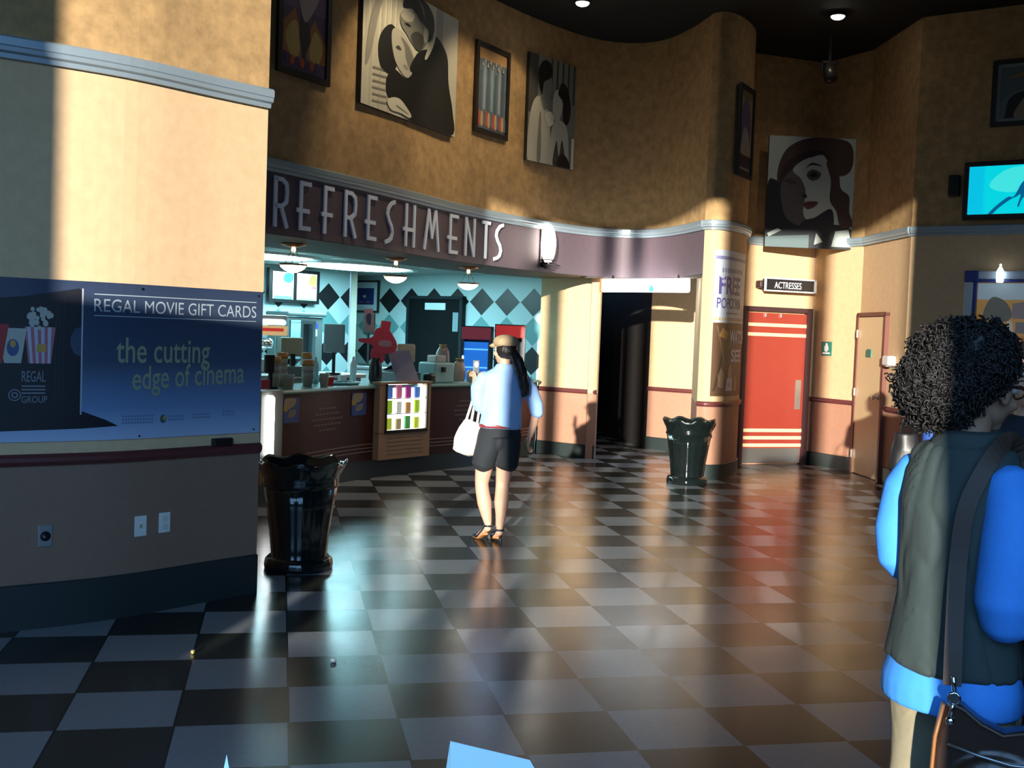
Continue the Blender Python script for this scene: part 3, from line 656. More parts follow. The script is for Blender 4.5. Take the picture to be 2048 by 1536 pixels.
# popcorn carton and cup
lpoly(mb, [(2.935, 1.40), (3.045, 1.40), (3.065, 1.59), (2.915, 1.59)], .0140, 2)
for i in range(4): lpoly(mb, [(2.945 + .028 * i, 1.40), (2.957 + .028 * i, 1.40), (2.953 + .034 * i - .01, 1.59), (2.935 + .034 * i - .01, 1.59)], .0143, 1)
for i in range(26):
    a = random.uniform(0, 2 * PI); x = 2.99 + .065 * math.cos(a) * random.random() ** .5; z = 1.63 + .055 * math.sin(a) * random.random() ** .5 + .01; r = random.uniform(.010, .017)
    lpoly(mb, [(x + r * math.cos(q), z + r * math.sin(q) * 1.1) for q in [PI * 2 * j / 7 for j in range(7)]], .0146 + i * .00002, 4)
lpoly(mb, [(2.82, 1.40), (2.90, 1.40), (2.925, 1.58), (2.78, 1.58)], .0141, 4); lpoly(mb, [(2.70, 1.38), (2.81, 1.40), (2.84, 1.60), (2.66, 1.60)], .0143, 5)
lpoly(mb, [(2.86 + .03 * math.cos(q), 1.48 + .045 * math.sin(q)) for q in [PI * j / 6 for j in range(12)]], .0146, 6); lpoly(mb, [(2.86 + .014 * math.cos(q), 1.50 + .02 * math.sin(q)) for q in [PI * j / 6 for j in range(12)]], .0149, 7)
lpoly(mb, [(2.975, 1.46), (3.02, 1.46), (3.02, 1.50), (2.975, 1.50)], .0148, 7)
mb.build('printed_gift_card', [flat((.006, .007, .012)), flat((.42, .44, .52)), flat((.40, .12, .16)), flat((.02, .02, .03)), flat((.40, .42, .36)), flat((.32, .02, .02)), flat((.04, .08, .22)), flat((.5, .28, .05))], t, off=org, fix=False)
mb = MB(); put_text(mb, 'REGAL', 2.905, 3.02, 1.305, .055, fn=onL(.0155)); put_text(mb, 'GROUP', 2.905, 3.03, 1.195, .035, fn=onL(.0155))
for i in range(3): lpoly(mb, [(2.905, 1.285 - .018 * i), (3.02, 1.285 - .018 * i), (3.02, 1.278 - .018 * i), (2.905, 1.278 - .018 * i)], .0155)
for i in range(16):
    a, b = 2 * PI * i / 16, 2 * PI * (i + 1) / 16
    for r0, r1 in ((.026, .031), (.010, .016)): mb.add([LPp.w(2.872 + r * math.cos(c), 1.235 + r * math.sin(c), .0155) for r, c in ((r0, a), (r1, a), (r1, b), (r0, b))], [(0, 1, 2, 3)])
mb.build('card_lettering', flat((.20, .22, .26)), t, off=org, fix=False)
mb = MB()
for x0, x1, zz in ((3.42, 3.60, 1.075), (3.70, 3.79, 1.085), (3.86, 3.97, 1.09), (4.06, 4.14, 1.10)):
    for r in range(3 if x0 < 3.5 else 2):
        x = x0
        while x < x1: lpoly(mb, [(x, zz + .018 * r), (x + .012, zz + .018 * r), (x + .012, zz + .009 + .018 * r), (x, zz + .009 + .018 * r)], .0145); x += .017
mb.build('small_print', flat((.13, .20, .34)), t, off=org, fix=False)
mb = MB(); lpoly(mb, [(3.665 + .02 * math.cos(q), 1.095 + .024 * math.sin(q)) for q in [PI * j / 6 for j in range(12)]], .0145)
lpoly(mb, [(3.672 + .01 * math.cos(q), 1.10 + .013 * math.sin(q)) for q in [PI * j / 6 for j in range(12)]], .0150, 1)
mb.build('round_emblem', [flat((.05, .10, .12)), flat((.38, .30, .08))], t, off=org, fix=False)
mb = MB()
for s_, z_ in ((3.52, 1.815), (3.52, 1.005), (4.29, 1.815), (4.28, 1.01)):
    mb = MB(); mb.add([LPp.w(s_ + .007 * math.cos(a), z_ + .007 * math.sin(a), .018) for a in [PI * j / 4 for j in range(8)]], [tuple(range(8))])
    mb.build('grommet', M_chrome, t, off=org, fix=False)
loc, rz = LPp.frame(4.06, .945)
mb = MB(); mb.box((0, -.02, 0), (.13, .04, .045), bev=.006); tag(mb.build('wall_clip', M_black, loc=loc, rz=rz), 'small black box fixed on the left wall just under the gift card banner', 'clip')

# sockets on the wainscot
def plate(label, s_, z_, kind):
    loc, rz = LPp.frame(s_, z_); t = thing('wall_plate', label, 'wall plate', loc, rz, 'wall plates under the banner')
    mb = MB(); mb.box((0, -.004, 0), (.072, .008, .115), bev=.003); mb.build('cover', M_steel if kind == 'round' else M_white, t)
    if kind == 'round':
        mb = MB(); mb.lathe([(.0, 0), (.026, 0), (.026, .006), (0, .006)], n=20, X=Matrix.Translation((0, -.008, 0)) @ Matrix.Rotation(PI / 2, 4, 'X')); mb.build('socket', M_black, t)
    elif kind == 'jack':
        mb = MB(); mb.box((0, -.010, 0), (.014, .006, .02)); mb.build('jack', M_beige, t)
    else:
        for z in (.022, -.022):
            mb = MB(); mb.box((0, -.0095, z), (.034, .004, .03), bev=.004); mb.build('socket', mat('outlet face', (.62, .62, .56), .4), t)
plate('steel plate with a round black socket, low on the left wall, leftmost plate', 3.034, .489, 'round')
plate('white jack plate, middle of the three wall plates on the left wall', 3.545, .499, 'jack')
plate('white power outlet, nearest the corner of the left wall', 3.695, .503, 'outlet')

# ------------------------------------------------------------------ pillar posters
def onD(n): return lambda x, z: Dp.w(x, z, n)
def dpoly(mb, pts, n, mi=0):
    global LPp
    keep = LPp; LPp = Dp; lpoly(mb, pts, n, mi, .03); LPp = keep
def curved_poster(name, label, z0, z1, s0, s1, base):
    org = Dp.w((s0 + s1) / 2, z0); t = thing(name, label, 'poster', org)
    mb = MB(); sweep(mb, Dp, [(.003, z0), (.01, z0), (.01, z1), (.003, z1)], s0, s1); mb.build('poster_sheet', base, t, off=org); return t, org
t, org = curved_poster('popcorn_poster', 'pale blue FREE POPCORN poster wrapped on the pillar, above the brown poster', 1.86, 2.71, .15, 1.02, flat((.52, .58, .68)))
mb = MB(); put_text(mb, 'FREE', .21, .76, 2.20, .20, fn=onD(.0118), off=.025); put_text(mb, 'POPCORN', .19, .80, 2.03, .12, fn=onD(.0118), off=.01)
mb.build('lettering', flat((.10, .08, .30)), t, off=org, fix=False)
mb = MB()
for i in range(12): dpoly(mb, [(.25 + .05 * i, 2.45), (.28 + .05 * i, 2.45), (.28 + .05 * i, 2.50), (.25 + .05 * i, 2.50)], .0118)
dpoly(mb, [(.16, 2.60), (1.0, 2.60), (1.0, 2.64), (.16, 2.64)], .0118); dpoly(mb, [(.36, 1.965), (.7, 1.965), (.7, 1.98), (.36, 1.98)], .0118)
mb.build('small_print', flat((.22, .22, .40)), t, off=org, fix=False)
mb = MB()
for i in range(16): dpoly(mb, [(.17 + .05 * i, 1.885), (.21 + .05 * i, 1.885), (.20 + .05 * i, 1.925), (.18 + .05 * i, 1.92)], .0118)
mb.build('popcorn_border', flat((.50, .40, .18)), t, off=org, fix=False)
t, org = curved_poster('film_poster', 'dark brown poster with pale WATCH lettering on the pillar, under the popcorn poster', .99, 1.855, .16, 1.05, flat((.10, .055, .03)))
mb = MB(); put_text(mb, 'WATCH', .47, 1.05, 1.62, .15, fn=onD(.0125), off=.03); put_text(mb, 'SEE', .54, .92, 1.40, .14, fn=onD(.0125), off=.03)
mb.build('lettering', flat((.52, .54, .72)), t, off=org, fix=False)
mb = MB(); dpoly(mb, [(.42, 1.05), (.62, 1.05), (.60, 1.20), (.44, 1.20)], .012, 0); dpoly(mb, [(.46, 1.2), (.58, 1.2), (.57, 1.3), (.53, 1.38), (.47, 1.3)], .012, 1)
dpoly(mb, [(.18, 1.05), (.22, 1.05), (.34, 1.5), (.30, 1.5)], .012, 2); dpoly(mb, [(.24, 1.7), (.40, 1.66), (.44, 1.74), (.3, 1.8)], .012, 3); dpoly(mb, [(.20, 1.82), (.215, 1.82), (.39, 1.3), (.375, 1.3)], .0122, 4)
dpoly(mb, [(.26, 1.1), (.36, 1.08), (.38, 1.25), (.31, 1.33), (.25, 1.25)], .0119, 4); dpoly(mb, [(.68, 1.05), (.8, 1.05), (.78, 1.2), (.70, 1.24)], .0119, 3); dpoly(mb, [(.49, 1.1), (.55, 1.1), (.55, 1.15), (.49, 1.15)], .0123, 1)
mb.build('printed_figures', [flat((.40, .42, .52)), flat((.42, .22, .12)), flat((.05, .03, .02)), flat((.30, .17, .05)), flat((.20, .13, .08))], t, off=org, fix=False)

# ------------------------------------------------------------------ restroom door
M_red = mat('red door', (.27, .035, .022), .4, coat=.15, var=.04, vscale=12); M_jamb = mat('dark plum frame', (.045, .018, .022), .45); M_stripe = mat('cream stripe', (.78, .58, .33), .5)
Ep2 = Poly([(5.76, 6.9), (7.03, 7.08)], 1); loc, rz = Ep2.frame(.72, 0)
mb = MB(); X = Matrix.Translation(loc) @ Matrix.Rotation(rz, 4, 'Z')
mb.box((-.03, -.025, 1.03), (.93, .05, 2.02), X=X)
dr = struct(mb, 'door_1', M_red, off=loc)
def dpart(name, boxes, m, bev=0):
    b = MB()
    for c, d in boxes: b.box(c, d, bev=bev)
    o = b.build(name, m, dr, rz=rz); return o
dpart('door_stripe', [((-.03, -.052, z), (.93, .006, .045)) for z in (1.88, 1.75, .46, .36, .26)], M_stripe)
dpart('push_plate', [((.35, -.053, .95), (.085, .006, .40))], M_steel)
dpart('kick_plate', [((-.03, -.053, .12), (.90, .006, .20))], M_steel)
dpart('door_frame', [((.475, -.02, 1.06), (.08, .12, 2.12)), ((-.535, -.02, 1.06), (.08, .12, 2.12)), ((-.03, -.02, 2.09), (1.0, .12, .06))], M_jamb)
dpart('hook', [((-.22, -.07, 2.01), (.012, .03, .05)), ((.02, -.07, 2.01), (.012, .03, .05))], M_chrome)

# restroom sign above
loc, rz = Ep2.frame(.80, 2.33, .02)
t = thing('restroom_sign', 'black projecting sign reading ACTRESSES in silver frame above the red door', 'sign', loc, rz)
mb = MB(); mb.box((0, -.09, .085), (.76, .10, .155), bev=.01); mb.build('sign_box', M_black, t)
mb = MB()
for c, d in (((0, -.14, .168), (.80, .03, .018)), ((0, -.14, .004), (.80, .03, .018)), ((-.39, -.14, .085), (.018, .03, .18)), ((.385, -.14, .085), (.035, .03, .18))): mb.box(c, d)
mb.build('sign_frame', mat('silver paint', (.72, .77, .82), .4), t)
mb = MB(); put_text(mb, 'ACTRESSES', -.25, .17, .04, .085, y=-.142, off=.0); mb.build('lettering', mat('lit letters', (.85, .9, .9), .4, emit=(.8, .95, 1), es=.6), t, fix=False)
mb = MB(); mb.box((-.43, -.06, .085), (.06, .12, .10), bev=.02); mb.build('end_mount', M_jamb, t)
mb = MB(); mb.box((0, -.02, .085), (.3, .05, .08)); mb.build('mounting_arm', M_jamb, t)
M_green = mat('green plaque', (.03, .20, .15), .5)
loc, rz = F1p.frame(.30, 1.50)
t = thing('accessible_plaque', 'green square plaque with a white figure beside the red door', 'plaque', loc, rz)
mb = MB(); mb.box((0, -.006, .09), (.19, .012, .19), bev=.004); mb.build('plaque_plate', M_green, t)
mb = MB(); mb.ell((0, -.013, .145), (.02, .004, .022), 12, 8); mb.prism(spline([(-.035, .075), (-.03, .125), (0, .135), (.03, .125), (.035, .075), (0, .045)]), -.016, -.012); mb.box((0, -.014, .03), (.13, .004, .022)); mb.build('figure', M_paper, t)

# staff door on the right wall
loc, rz = F2p.frame(.50, 0)
mb = MB(); mb.box((0, -.02, 1.01), (.84, .04, 2.0), X=Matrix.Translation(loc) @ Matrix.Rotation(rz, 4, 'Z'))
dr = struct(mb, 'door_2', mat('cream door', (.76, .58, .33), .45, var=.03), off=loc)
dpart('door_frame', [((-.445, -.02, 1.03), (.05, .07, 2.06)), ((.445, -.02, 1.03), (.05, .07, 2.06)), ((0, -.02, 2.045), (.94, .07, .05))], mat('brown frame', (.16, .055, .04), .5))
b = MB(); b.lathe([(0, 0), (.03, 0), (.03, .01), (.012, .015), (.012, .05), (.028, .055), (.03, .075), (.0, .085)], n=16, X=Matrix.Translation((.34, -.04, 1.02)) @ Matrix.Rotation(PI / 2, 4, 'X')); b.build('door_knob', M_chrome, dr, rz=rz)
dpart('hinge', [((-.425, -.06, z), (.02, .02, .1)) for z in (.25, 1.05, 1.8)], M_steel)
loc, rz = F2p.frame(.47, 1.51, .04)
mb = MB(); mb.prism([(-.08, 0), (.08, 0), (.08, .07)] + [(.08 * math.cos(a), .07 + .03 * math.sin(a)) for a in [PI * j / 8 for j in range(1, 8)]] + [(-.08, .07)], -.012, 0); tag(mb.build('door_plaque', M_green, loc=loc, rz=rz), 'small green plaque with a rounded top on the cream staff door', 'plaque')
loc, rz = F2p.frame(1.13, 1.42)
t = thing('hand_sanitizer', 'white wall dispenser on the right wall beside the cream door', 'dispenser', loc, rz)
mb = MB(); mb.box((0, -.05, .06), (.2, .1, .12), bev=.02); mb.build('dispenser_body', M_white, t)
mb = MB(); mb.box((0, -.06, -.005), (.08, .06, .02), bev=.005); mb.build('nozzle', M_steel, t)

# ------------------------------------------------------------------ ceiling lamps and projector
M_bulb = mat('ceiling bulb', (1, 1, 1), .3, emit=(1, .96, .85), es=25)
def can_light(loc, label, aim=None, watts=0, colr=(1, .78, .48), size=math.radians(70)):
    t = thing('recessed_ceiling_light', label, 'ceiling light', loc, 0, 'recessed lights in the black ceiling')
    mb = MB(); mb.lathe([(.09, 0), (.10, -.02), (.075, -.02), (.07, .02), (.09, .02)], n=24); mb.build('ring', M_black, t)
    mb = MB(); mb.ell((0, 0, -.02), (.075, .075, .035), 20, 10); mb.build('bulb', M_bulb, t)
    if watts:
        ld = bpy.data.lights.new('spot', 'SPOT'); ld.energy = watts; ld.color = colr; ld.spot_size = size; ld.spot_blend = .6; ld.shadow_soft_size = .06
        lo = bpy.data.objects.new('lamp_light', ld); COL.objects.link(lo); lo.parent = t; lo.location = (0, 0, -.09)
        d = Vector(aim) - Vector(loc); lo.rotation_euler = d.to_track_quat('-Z', 'Y').to_euler()
    return t
can_light((3.17, 5.42, 5.43), 'glowing ceiling light nearest the curved ochre wall', (2.2, 6.1, 3.6), 40)
can_light((6.08, 4.96, 5.43), 'glowing ceiling light in front of the restroom alcove', (6.4, 6.4, 3.6), 10)
can_light((1.7, 3.1, 5.43), 'ceiling light over the refreshment counter front, outside the picture', (.9, 4.2, 3.6), 110)
can_light((2.9, 4.2, 5.43), 'ceiling light over the hall in front of the large canvas, outside the picture', (1.9, 5.4, 3.6), 110)
t = thing('ceiling_projector', 'black spotlight hanging from the dark ceiling before the portrait', 'spotlight', (6.28, 5.5, 5.45))
mb = MB(); mb.box((0, 0, -.2), (.03, .03, .4)); mb.build('drop_rod', M_black, t)
mb = MB(); mb.lathe([(0, -.12), (.05, -.12), (.07, .0), (.08, .13), (.0, .13)], n=18, X=Matrix.Translation((0, 0, -.52)) @ Matrix.Rotation(math.radians(150), 4, 'X')); mb.build('lamp_head', M_black, t)
mb = MB(); mb.box((0, 0, -.42), (.2, .03, .03)); mb.box((.095, 0, -.47), (.015, .03, .12)); mb.box((-.095, 0, -.47), (.015, .03, .12)); mb.build('yoke', M_black, t)

# pendants
M_copper = mat('copper canopy', (.55, .26, .13), .35, metal=.8); M_bowl = mat('alabaster bowl', (1, .9, .75), .4, emit=(1, .84, .62), es=7); M_brass = mat('brass', (.6, .45, .2), .3, metal=1)
def pendant(loc, label):
    t = thing('pendant_lamp', label, 'pendant lamp', loc, 0, 'bowl pendants over the refreshment counter')
    mb = MB(); mb.lathe([(0, 0), (.12, 0), (.115, -.015), (.04, -.035), (0, -.035)], n=28); mb.build('canopy', M_copper, t)
    mb = MB(); mb.ell((0, 0, -.055), (.022, .022, .028)); mb.build('finial', mat('finial glow', (1, .8, .6), .2, emit=(1, .7, .45), es=3), t)
    for k in range(3):
        a = 2 * PI * k / 3 + .4; mb = MB(); mb.loft([(.012 * math.cos(a), .012 * math.sin(a), -.05), (.105 * math.cos(a), .105 * math.sin(a), -.20)], [.004, .004], 8); mb.build('rod', M_brass, t)
    mb = MB(); mb.lathe([(.118, -.19), (.132, -.19), (.132, -.208), (.118, -.208)], n=32); mb.build('rim', M_copper, t)
    mb = MB(); mb.lathe([(.0, -.275), (.04, -.27), (.085, -.25), (.115, -.225), (.125, -.205), (.10, -.205), (0, -.215)], n=32); mb.build('lamp_bowl', M_bowl, t)
    return t
p0 = pendant((.02, 3.82, 2.414), 'bowl pendant over the counter, leftmost, near the menu screens')
dup(p0, (1.13, 5.21, 2.414), label='bowl pendant over the counter, middle, near the framed blue poster')
dup(p0, (2.10, 6.21, 2.414), label='bowl pendant over the counter, rightmost, near the dark door')

# concession ceiling lights
M_oval = mat('fluorescent lens', (1, 1, 1), .4, emit=(.45, .90, 1.0), es=23); M_down = mat('downlight', (1, 1, 1), .4, emit=(1, .85, .55), es=9)
def oval(c, a, b, rot, label):
    t = thing('oval_ceiling_light', label, 'ceiling light', (c[0], c[1], 2.52), rot, 'oval ceiling lights in the concession')
    mb = MB(); n = 40; mb.rings([(0, 0, 0, a, b), (0, 0, -.03, a, b), (0, 0, -.03, a * .93, b * .9), (0, 0, -.01, a * .9, b * .87)], n); mb.build('ring', M_white, t)
    mb = MB(); mb.rings([(0, 0, -.012, a * .9, b * .86), (0, 0, -.035, a * .8, b * .75), (0, 0, -.04, a * .4, b * .35)], n); mb.build('lens', M_oval, t)
ov_l = oval((.95, 9.1), .75, 1.15, math.radians(-40), 'large oval ceiling light over the concession floor, right one')
oval((-.35, 7.5), .6, .95, math.radians(-40), 'large oval ceiling light over the concession floor, left one partly hidden')
for k, (x, y, l) in enumerate([(.12, 6.69, 'first from the left, beside the left pendant'), (.62, 7.4, 'second from the left, above the framed blue poster'), (1.91, 8.6, 'third from the left, over the dark door'), (2.35, 8.75, 'fourth from the left, left of the right pendant'), (2.80, 9.3, 'last on the right, past the right pendant')]):
    if k == 0:
        d0 = thing('downlight', 'round warm downlight, ' + l, 'ceiling light', (x, y, 2.52), 0, 'small downlights in the concession ceiling')
        mb = MB(); mb.lathe([(.085, 0), (.10, 0), (.10, -.012), (.085, -.012)], n=24); mb.build('ring', M_white, d0)
        mb = MB(); mb.lathe([(0, -.002), (.086, -.002), (.086, -.008), (0, -.008)], n=24); mb.build('lens', M_down, d0)
    else: dup(d0, (x, y, 2.52), label='round warm downlight, ' + l)

# menu screens
loc, rz, w = BL.chord(2.13, 3.16, 1.98, .05)
t = thing('menu_board', 'pair of bright menu screens in a black frame on the left argyle wall', 'menu board', loc, rz)
mb = MB(); mb.box((0, -.03, .24), (w, .06, .50)); mb.build('housing', M_black, t)
for sx in (-1, 1):
    q = picture(t, 'screen', w * .40, .40, .04, -.064, [((.05, .55, .6), [(.5, .7), (.6, .95), (.95, .95), (.95, .7), (.75, .6)], 1), ((.10, .5, .55), [(.05, .0), (.95, 0), (.95, .12), (.05, .12)], 0)] if sx < 0 else [((.3, .7, .1), [(.6, .6), (.65, .9), (.95, .95), (.95, .55)], 1), ((.35, .1, .4), rectp(.75, .45, .98, .52), 0), ((.2, .6, .3), rectp(.05, 0, .95, .08), 0)], (.9, 1.0, 1.0), emit=2.2)
    q.location.x = sx * w * .235
# framed poster on argyle wall
framed('framed_print', 'dark framed blue print with a wide pale mount on the argyle wall', BR, .07, .80, 1.90, 2.44, [((.55, .55, .30), [(.4, .5), (.5, .6), (.6, .5), (.5, .4)], 1), ((.35, .12, .12), [(.15, .12), (.3, .2), (.45, .12)], 0), ((.35, .12, .12), [(.55, .12), (.7, .22), (.85, .12)], 0)], (.015, .03, .16), .03, mount=(.55, .68, .75), gap=.02, mw=.10)
# dark door in the argyle wall
loc, rz, w = BR.chord(1.56, 2.76, 0, 0); X = Matrix.Translation(loc) @ Matrix.Rotation(rz, 4, 'Z')
mb = MB(); mb.box((0, -.03, 1.07), (w, .06, 2.14), X=X); dr = struct(mb, 'door_3', mat('charcoal door', (.004, .006, .007), .8, spec=.15), off=loc)
dpart('door_frame', [((-w / 2, -.04, 1.08), (.06, .09, 2.16)), ((w / 2, -.04, 1.08), (.06, .09, 2.16)), ((0, -.04, 2.16), (w + .06, .09, .05))], mat('charcoal frame', (.012, .02, .025), .6, spec=.2))
dpart('name_plate', [((.02, -.068, 2.02), (.46, .012, .11))], mat('pale plate', (.6, .75, .8), .4))
dpart('door_notice', [((.48, -.068, 1.78), (.12, .01, .30))], mat('grey notice', (.2, .3, .33), .5))

# coolers
def cooler(loc, rz, w, h, label, header, glass, lit):
    t = thing('drink_cooler', label, 'cooler', loc, rz)
    mb = MB(); mb.box((-w / 2 + .02, 0, h / 2), (.04, .55, h)); mb.box((w / 2 - .02, 0, h / 2), (.04, .55, h)); mb.box((0, 0, .06), (w, .55, .12)); mb.box((0, 0, h - .02), (w, .55, .04)); mb.box((0, .25, h / 2), (w, .04, h)); mb.build('cabinet', M_black, t)
    mb = MB(); mb.box((0, -.27, h - .10), (w - .02, .03, .17), bev=.008); mb.build('header', header, t)
    if lit:
        mb = MB(); mb.box((0, -.10, h / 2 - .04), (w - .09, .30, h - .36)); mb.build('lit_interior', glass, t)
        mb = MB(); [mb.box((0, -.26, z), (w - .09, .01, .02)) for z in (.45, .8, 1.15, 1.4)]; mb.build('shelf_edge', mat('cooler shelf', (.1, .4, .8), .4, emit=(.15, .5, 1), es=1.0), t)
        for i in range(8):
            mb = MB(); mb.ell((-w / 2 + .035, -.285, .55 + .105 * i), (.012, .012, .026), 10, 8); mb.build('bulb', mat('cooler bulb', (1, 1, 1), .3, emit=(.8, .95, 1), es=5), t)
    else:
        mb = MB(); mb.box((0, -.27, h / 2 - .08), (w - .06, .02, h - .32)); mb.build('cooler_door', glass, t)
    return t
cooler((2.62, 8.36, 0), math.radians(-14), .42, 1.72, 'glowing blue drink cooler with a dark red header behind the counter', mat('dim red header', (.20, .02, .03), .4, emit=(.3, .02, .04), es=.25), mat('blue glow', (.01, .10, .45), .3, emit=(.01, .16, .65), es=.75), True)
cooler((3.09, 8.36, 0), math.radians(-14), .42, 1.76, 'black cooler with a bright red top panel beside the blue cooler', mat('red header', (.55, .02, .015), .4, emit=(.8, .03, .02), es=.35), M_black, False)

# ------------------------------------------------------------------ counter
M_cfront = mat('maroon laminate', (.050, .013, .010), .5, spec=.3, var=.05, vscale=10); M_ctop = mat('teal glass top', (.22, .40, .36), .2); M_cpost = mat('tan laminate', (.34, .20, .11), .5)
org = CTp.w(2.2, 0)
t = thing('refreshment_counter', 'long curved maroon refreshment counter with teal top and black kick', 'counter', org)
mb = MB(); sweep(mb, CTp, [(-.02, .2), (0, .2), (0, .985), (-.02, .985)]); sweep(mb, CTp, [(-.60, 0), (-.56, 0), (-.56, .985), (-.60, .985)]); mb.build('front_panel', M_cfront, t, off=org)
mb = MB(); sweep(mb, CTp, [(-.10, 0), (-.005, 0), (-.005, .2), (-.10, .2)]); mb.build('kick_base', M_base, t, off=org)
mb = MB(); sweep(mb, CTp, [(-.62, .985), (.03, .985), (.035, 1.0), (.03, 1.02), (-.62, 1.02)]); mb.build('counter_top', M_ctop, t, off=org)
mb = MB(); [sweep(mb, CTp, [(0, z), (.006, z), (.006, z + .012), (0, z + .012)]) for z in (.33, .37, .29)]; mb.build('stripe', mat('pale stripe', (.20, .13, .10), .5), t, off=org)
mb = MB()
def crect(mb, a, b, z0, z1, n=.004):
    k = 3
    for i in range(k):
        q0 = a + (b - a) * i / k; q1 = a + (b - a) * (i + 1) / k; mb.add([CTp.w(cs(q0), z0, n), CTp.w(cs(q1), z0, n), CTp.w(cs(q1), z1, n), CTp.w(cs(q0), z1, n)], [(0, 1, 2, 3)])
for cx in (.93, 3.15):
    for i, hw in enumerate((.10, .15, .20, .17, .10)):
        x = cx - hw
        while x < cx + hw: crect(mb, x, x + .035, .80 - .055 * i, .815 - .055 * i); x += .048
mb.build('small_print', mat('faded print', (.17, .12, .10), .6), t, off=org, fix=False)

def cposter(s_, label):
    loc, rz = CTp.frame(cs(s_), .70, .008); t = thing('counter_poster', label, 'poster', loc, rz, 'blue posters on the counter front')
    mb = MB(); mb.box((0, .003, .12), (.27, .006, .25)); mb.build('backing', M_frame, t)
    picture(t, 'poster_print', .26, .24, .005, -.002, [((.34, .26, .14), [(.1, .55), (.1, .95), (.75, .95), (.7, .7), (.45, .58)], 1), ((.42, .28, .05), [(.0, .5), (.05, .72), (.3, .62), (.25, .45)], 1), ((.22, .18, .12), [(.3, .2), (.35, .45), (.75, .5), (.7, .25)], 1), ((.03, .08, .22), [(.8, .5), (.8, .95), (1, .95), (1, .5)], 0)], (.02, .07, .26))
cposter(.45, 'blue snack poster on the counter front, left of the pale small print'); cposter(1.38, 'blue snack poster on the counter front, beside the lit candy case')

# candy case
def candy_case(s_, w, label, names):
    loc, rz = CTp.frame(cs(s_), 0, .0)
    t = thing('candy_case', label, 'display case', loc, rz, 'lit candy cases in the counter')
    D_ = .10; zb, zt = .20, 1.055
    mb = MB()
    mb.box((0, -D_ / 2, (zb + .50) / 2), (w, D_, .50 - zb)); mb.box((-w / 2 + .045, -D_ / 2, .76), (.09, D_, .55)); mb.box((w / 2 - .03, -D_ / 2, .76), (.06, D_, .55)); mb.box((0, -D_ / 2, zt - .01), (w + .03, D_ + .02, .025)); mb.build('case_body', M_cpost, t)
    mb = MB(); x0, x1 = -w / 2 + .09, w / 2 - .06
    for c, d in ((((x0 + x1) / 2, -D_ - .005, .505), (x1 - x0, .02, .035)), ((x0 + .01, -D_ - .005, .77), (.02, .02, .53)), ((x1 - .01, -D_ - .005, .77), (.02, .02, .53))): mb.box(c, d)
    mb.build('window_frame', M_black, t)
    mb = MB(); mb.box(((x0 + x1) / 2, -.012, .77), (x1 - x0, .01, .52)); mb.build('light_panel', mat('case light', (1, 1, 1), .4, emit=(.95, 1, 1), es=2.2), t)
    mb = MB(); mb.loft([(x1 - .055, -.065, .53), (x1 - .055, -.065, 1.0)], [.03, .03], 12); mb.build('tube_lamp', mat('case tube', (1, 1, 1), .3, emit=(1, 1, 1), es=8), t)
    mb = MB()
    for z in (.70, .87): mb.box(((x0 + x1) / 2, -.055, z), (x1 - x0 - .03, .07, .008))
    mb.build('shelf', M_chrome, t)
    mb = MB()
    for i in range(5): mb.box((0, -D_ - .002, .26 + .045 * i), (w * .7, .004, .006))
    mb.build('small_print', mat('tan print', (.26, .15, .08), .6), t)
    cols = [((.08, .25, .75), (.75, .2, .3), (.45, .05, .30)), ((.45, .75, .03), (.9, .9, .85), (.7, .35, .15)), ((.7, .85, .05), (.55, .45, .25), (.1, .45, .12))]
    X = Matrix.Translation(loc) @ Matrix.Rotation(rz, 4, 'Z')
    for r, z in enumerate((.875, .705, .524)):
        for i in range(4):
            cx = x0 + .10 + i * (x1 - x0 - .235) / 3.0; hh = (.12, .145, .13)[(r + i) % 3]
            p = X @ Vector((cx, -.062, z)); b = MB(); b.box((0, 0, hh / 2), (.078, .03, hh), bev=.006)
            o = b.build('candy_box', mat('candy_%d%d' % (r, i % 3), cols[r][i % 3], .4, emit=cols[r][i % 3], es=.25), loc=p, rz=rz)
            tag(o, names[r] + ', ' + ('leftmost', 'second from the left', 'third from the left', 'rightmost')[i] + ' in the lit case', 'candy', 'candy in the lit counter cases')
candy_case(2.03, .84, 'tan candy case with bright tube lamp set in the counter, beside the woman', ['top shelf candy packet', 'middle shelf candy packet', 'bottom shelf candy packet'])
# end case at the left
loc, rz = CTp.frame(.60, 0, .0)
t = thing('counter_end_case', 'narrow lit case end with a white tube at the left of the counter', 'display case', loc, rz)
mb = MB(); mb.box((0, -.09, .62), (.34, .18, .84)); mb.build('case_body', mat('grey laminate', (.16, .17, .15), .5), t)
mb = MB(); mb.box((0, -.09, .30), (.345, .185, .22)); mb.build('case_base', mat('orange laminate', (.30, .10, .03), .5), t)
mb = MB(); mb.loft([(-.07, -.205, .47), (-.07, -.205, .98)], [.042, .042], 14); mb.build('tube_lamp', MATS['case tube'], t)

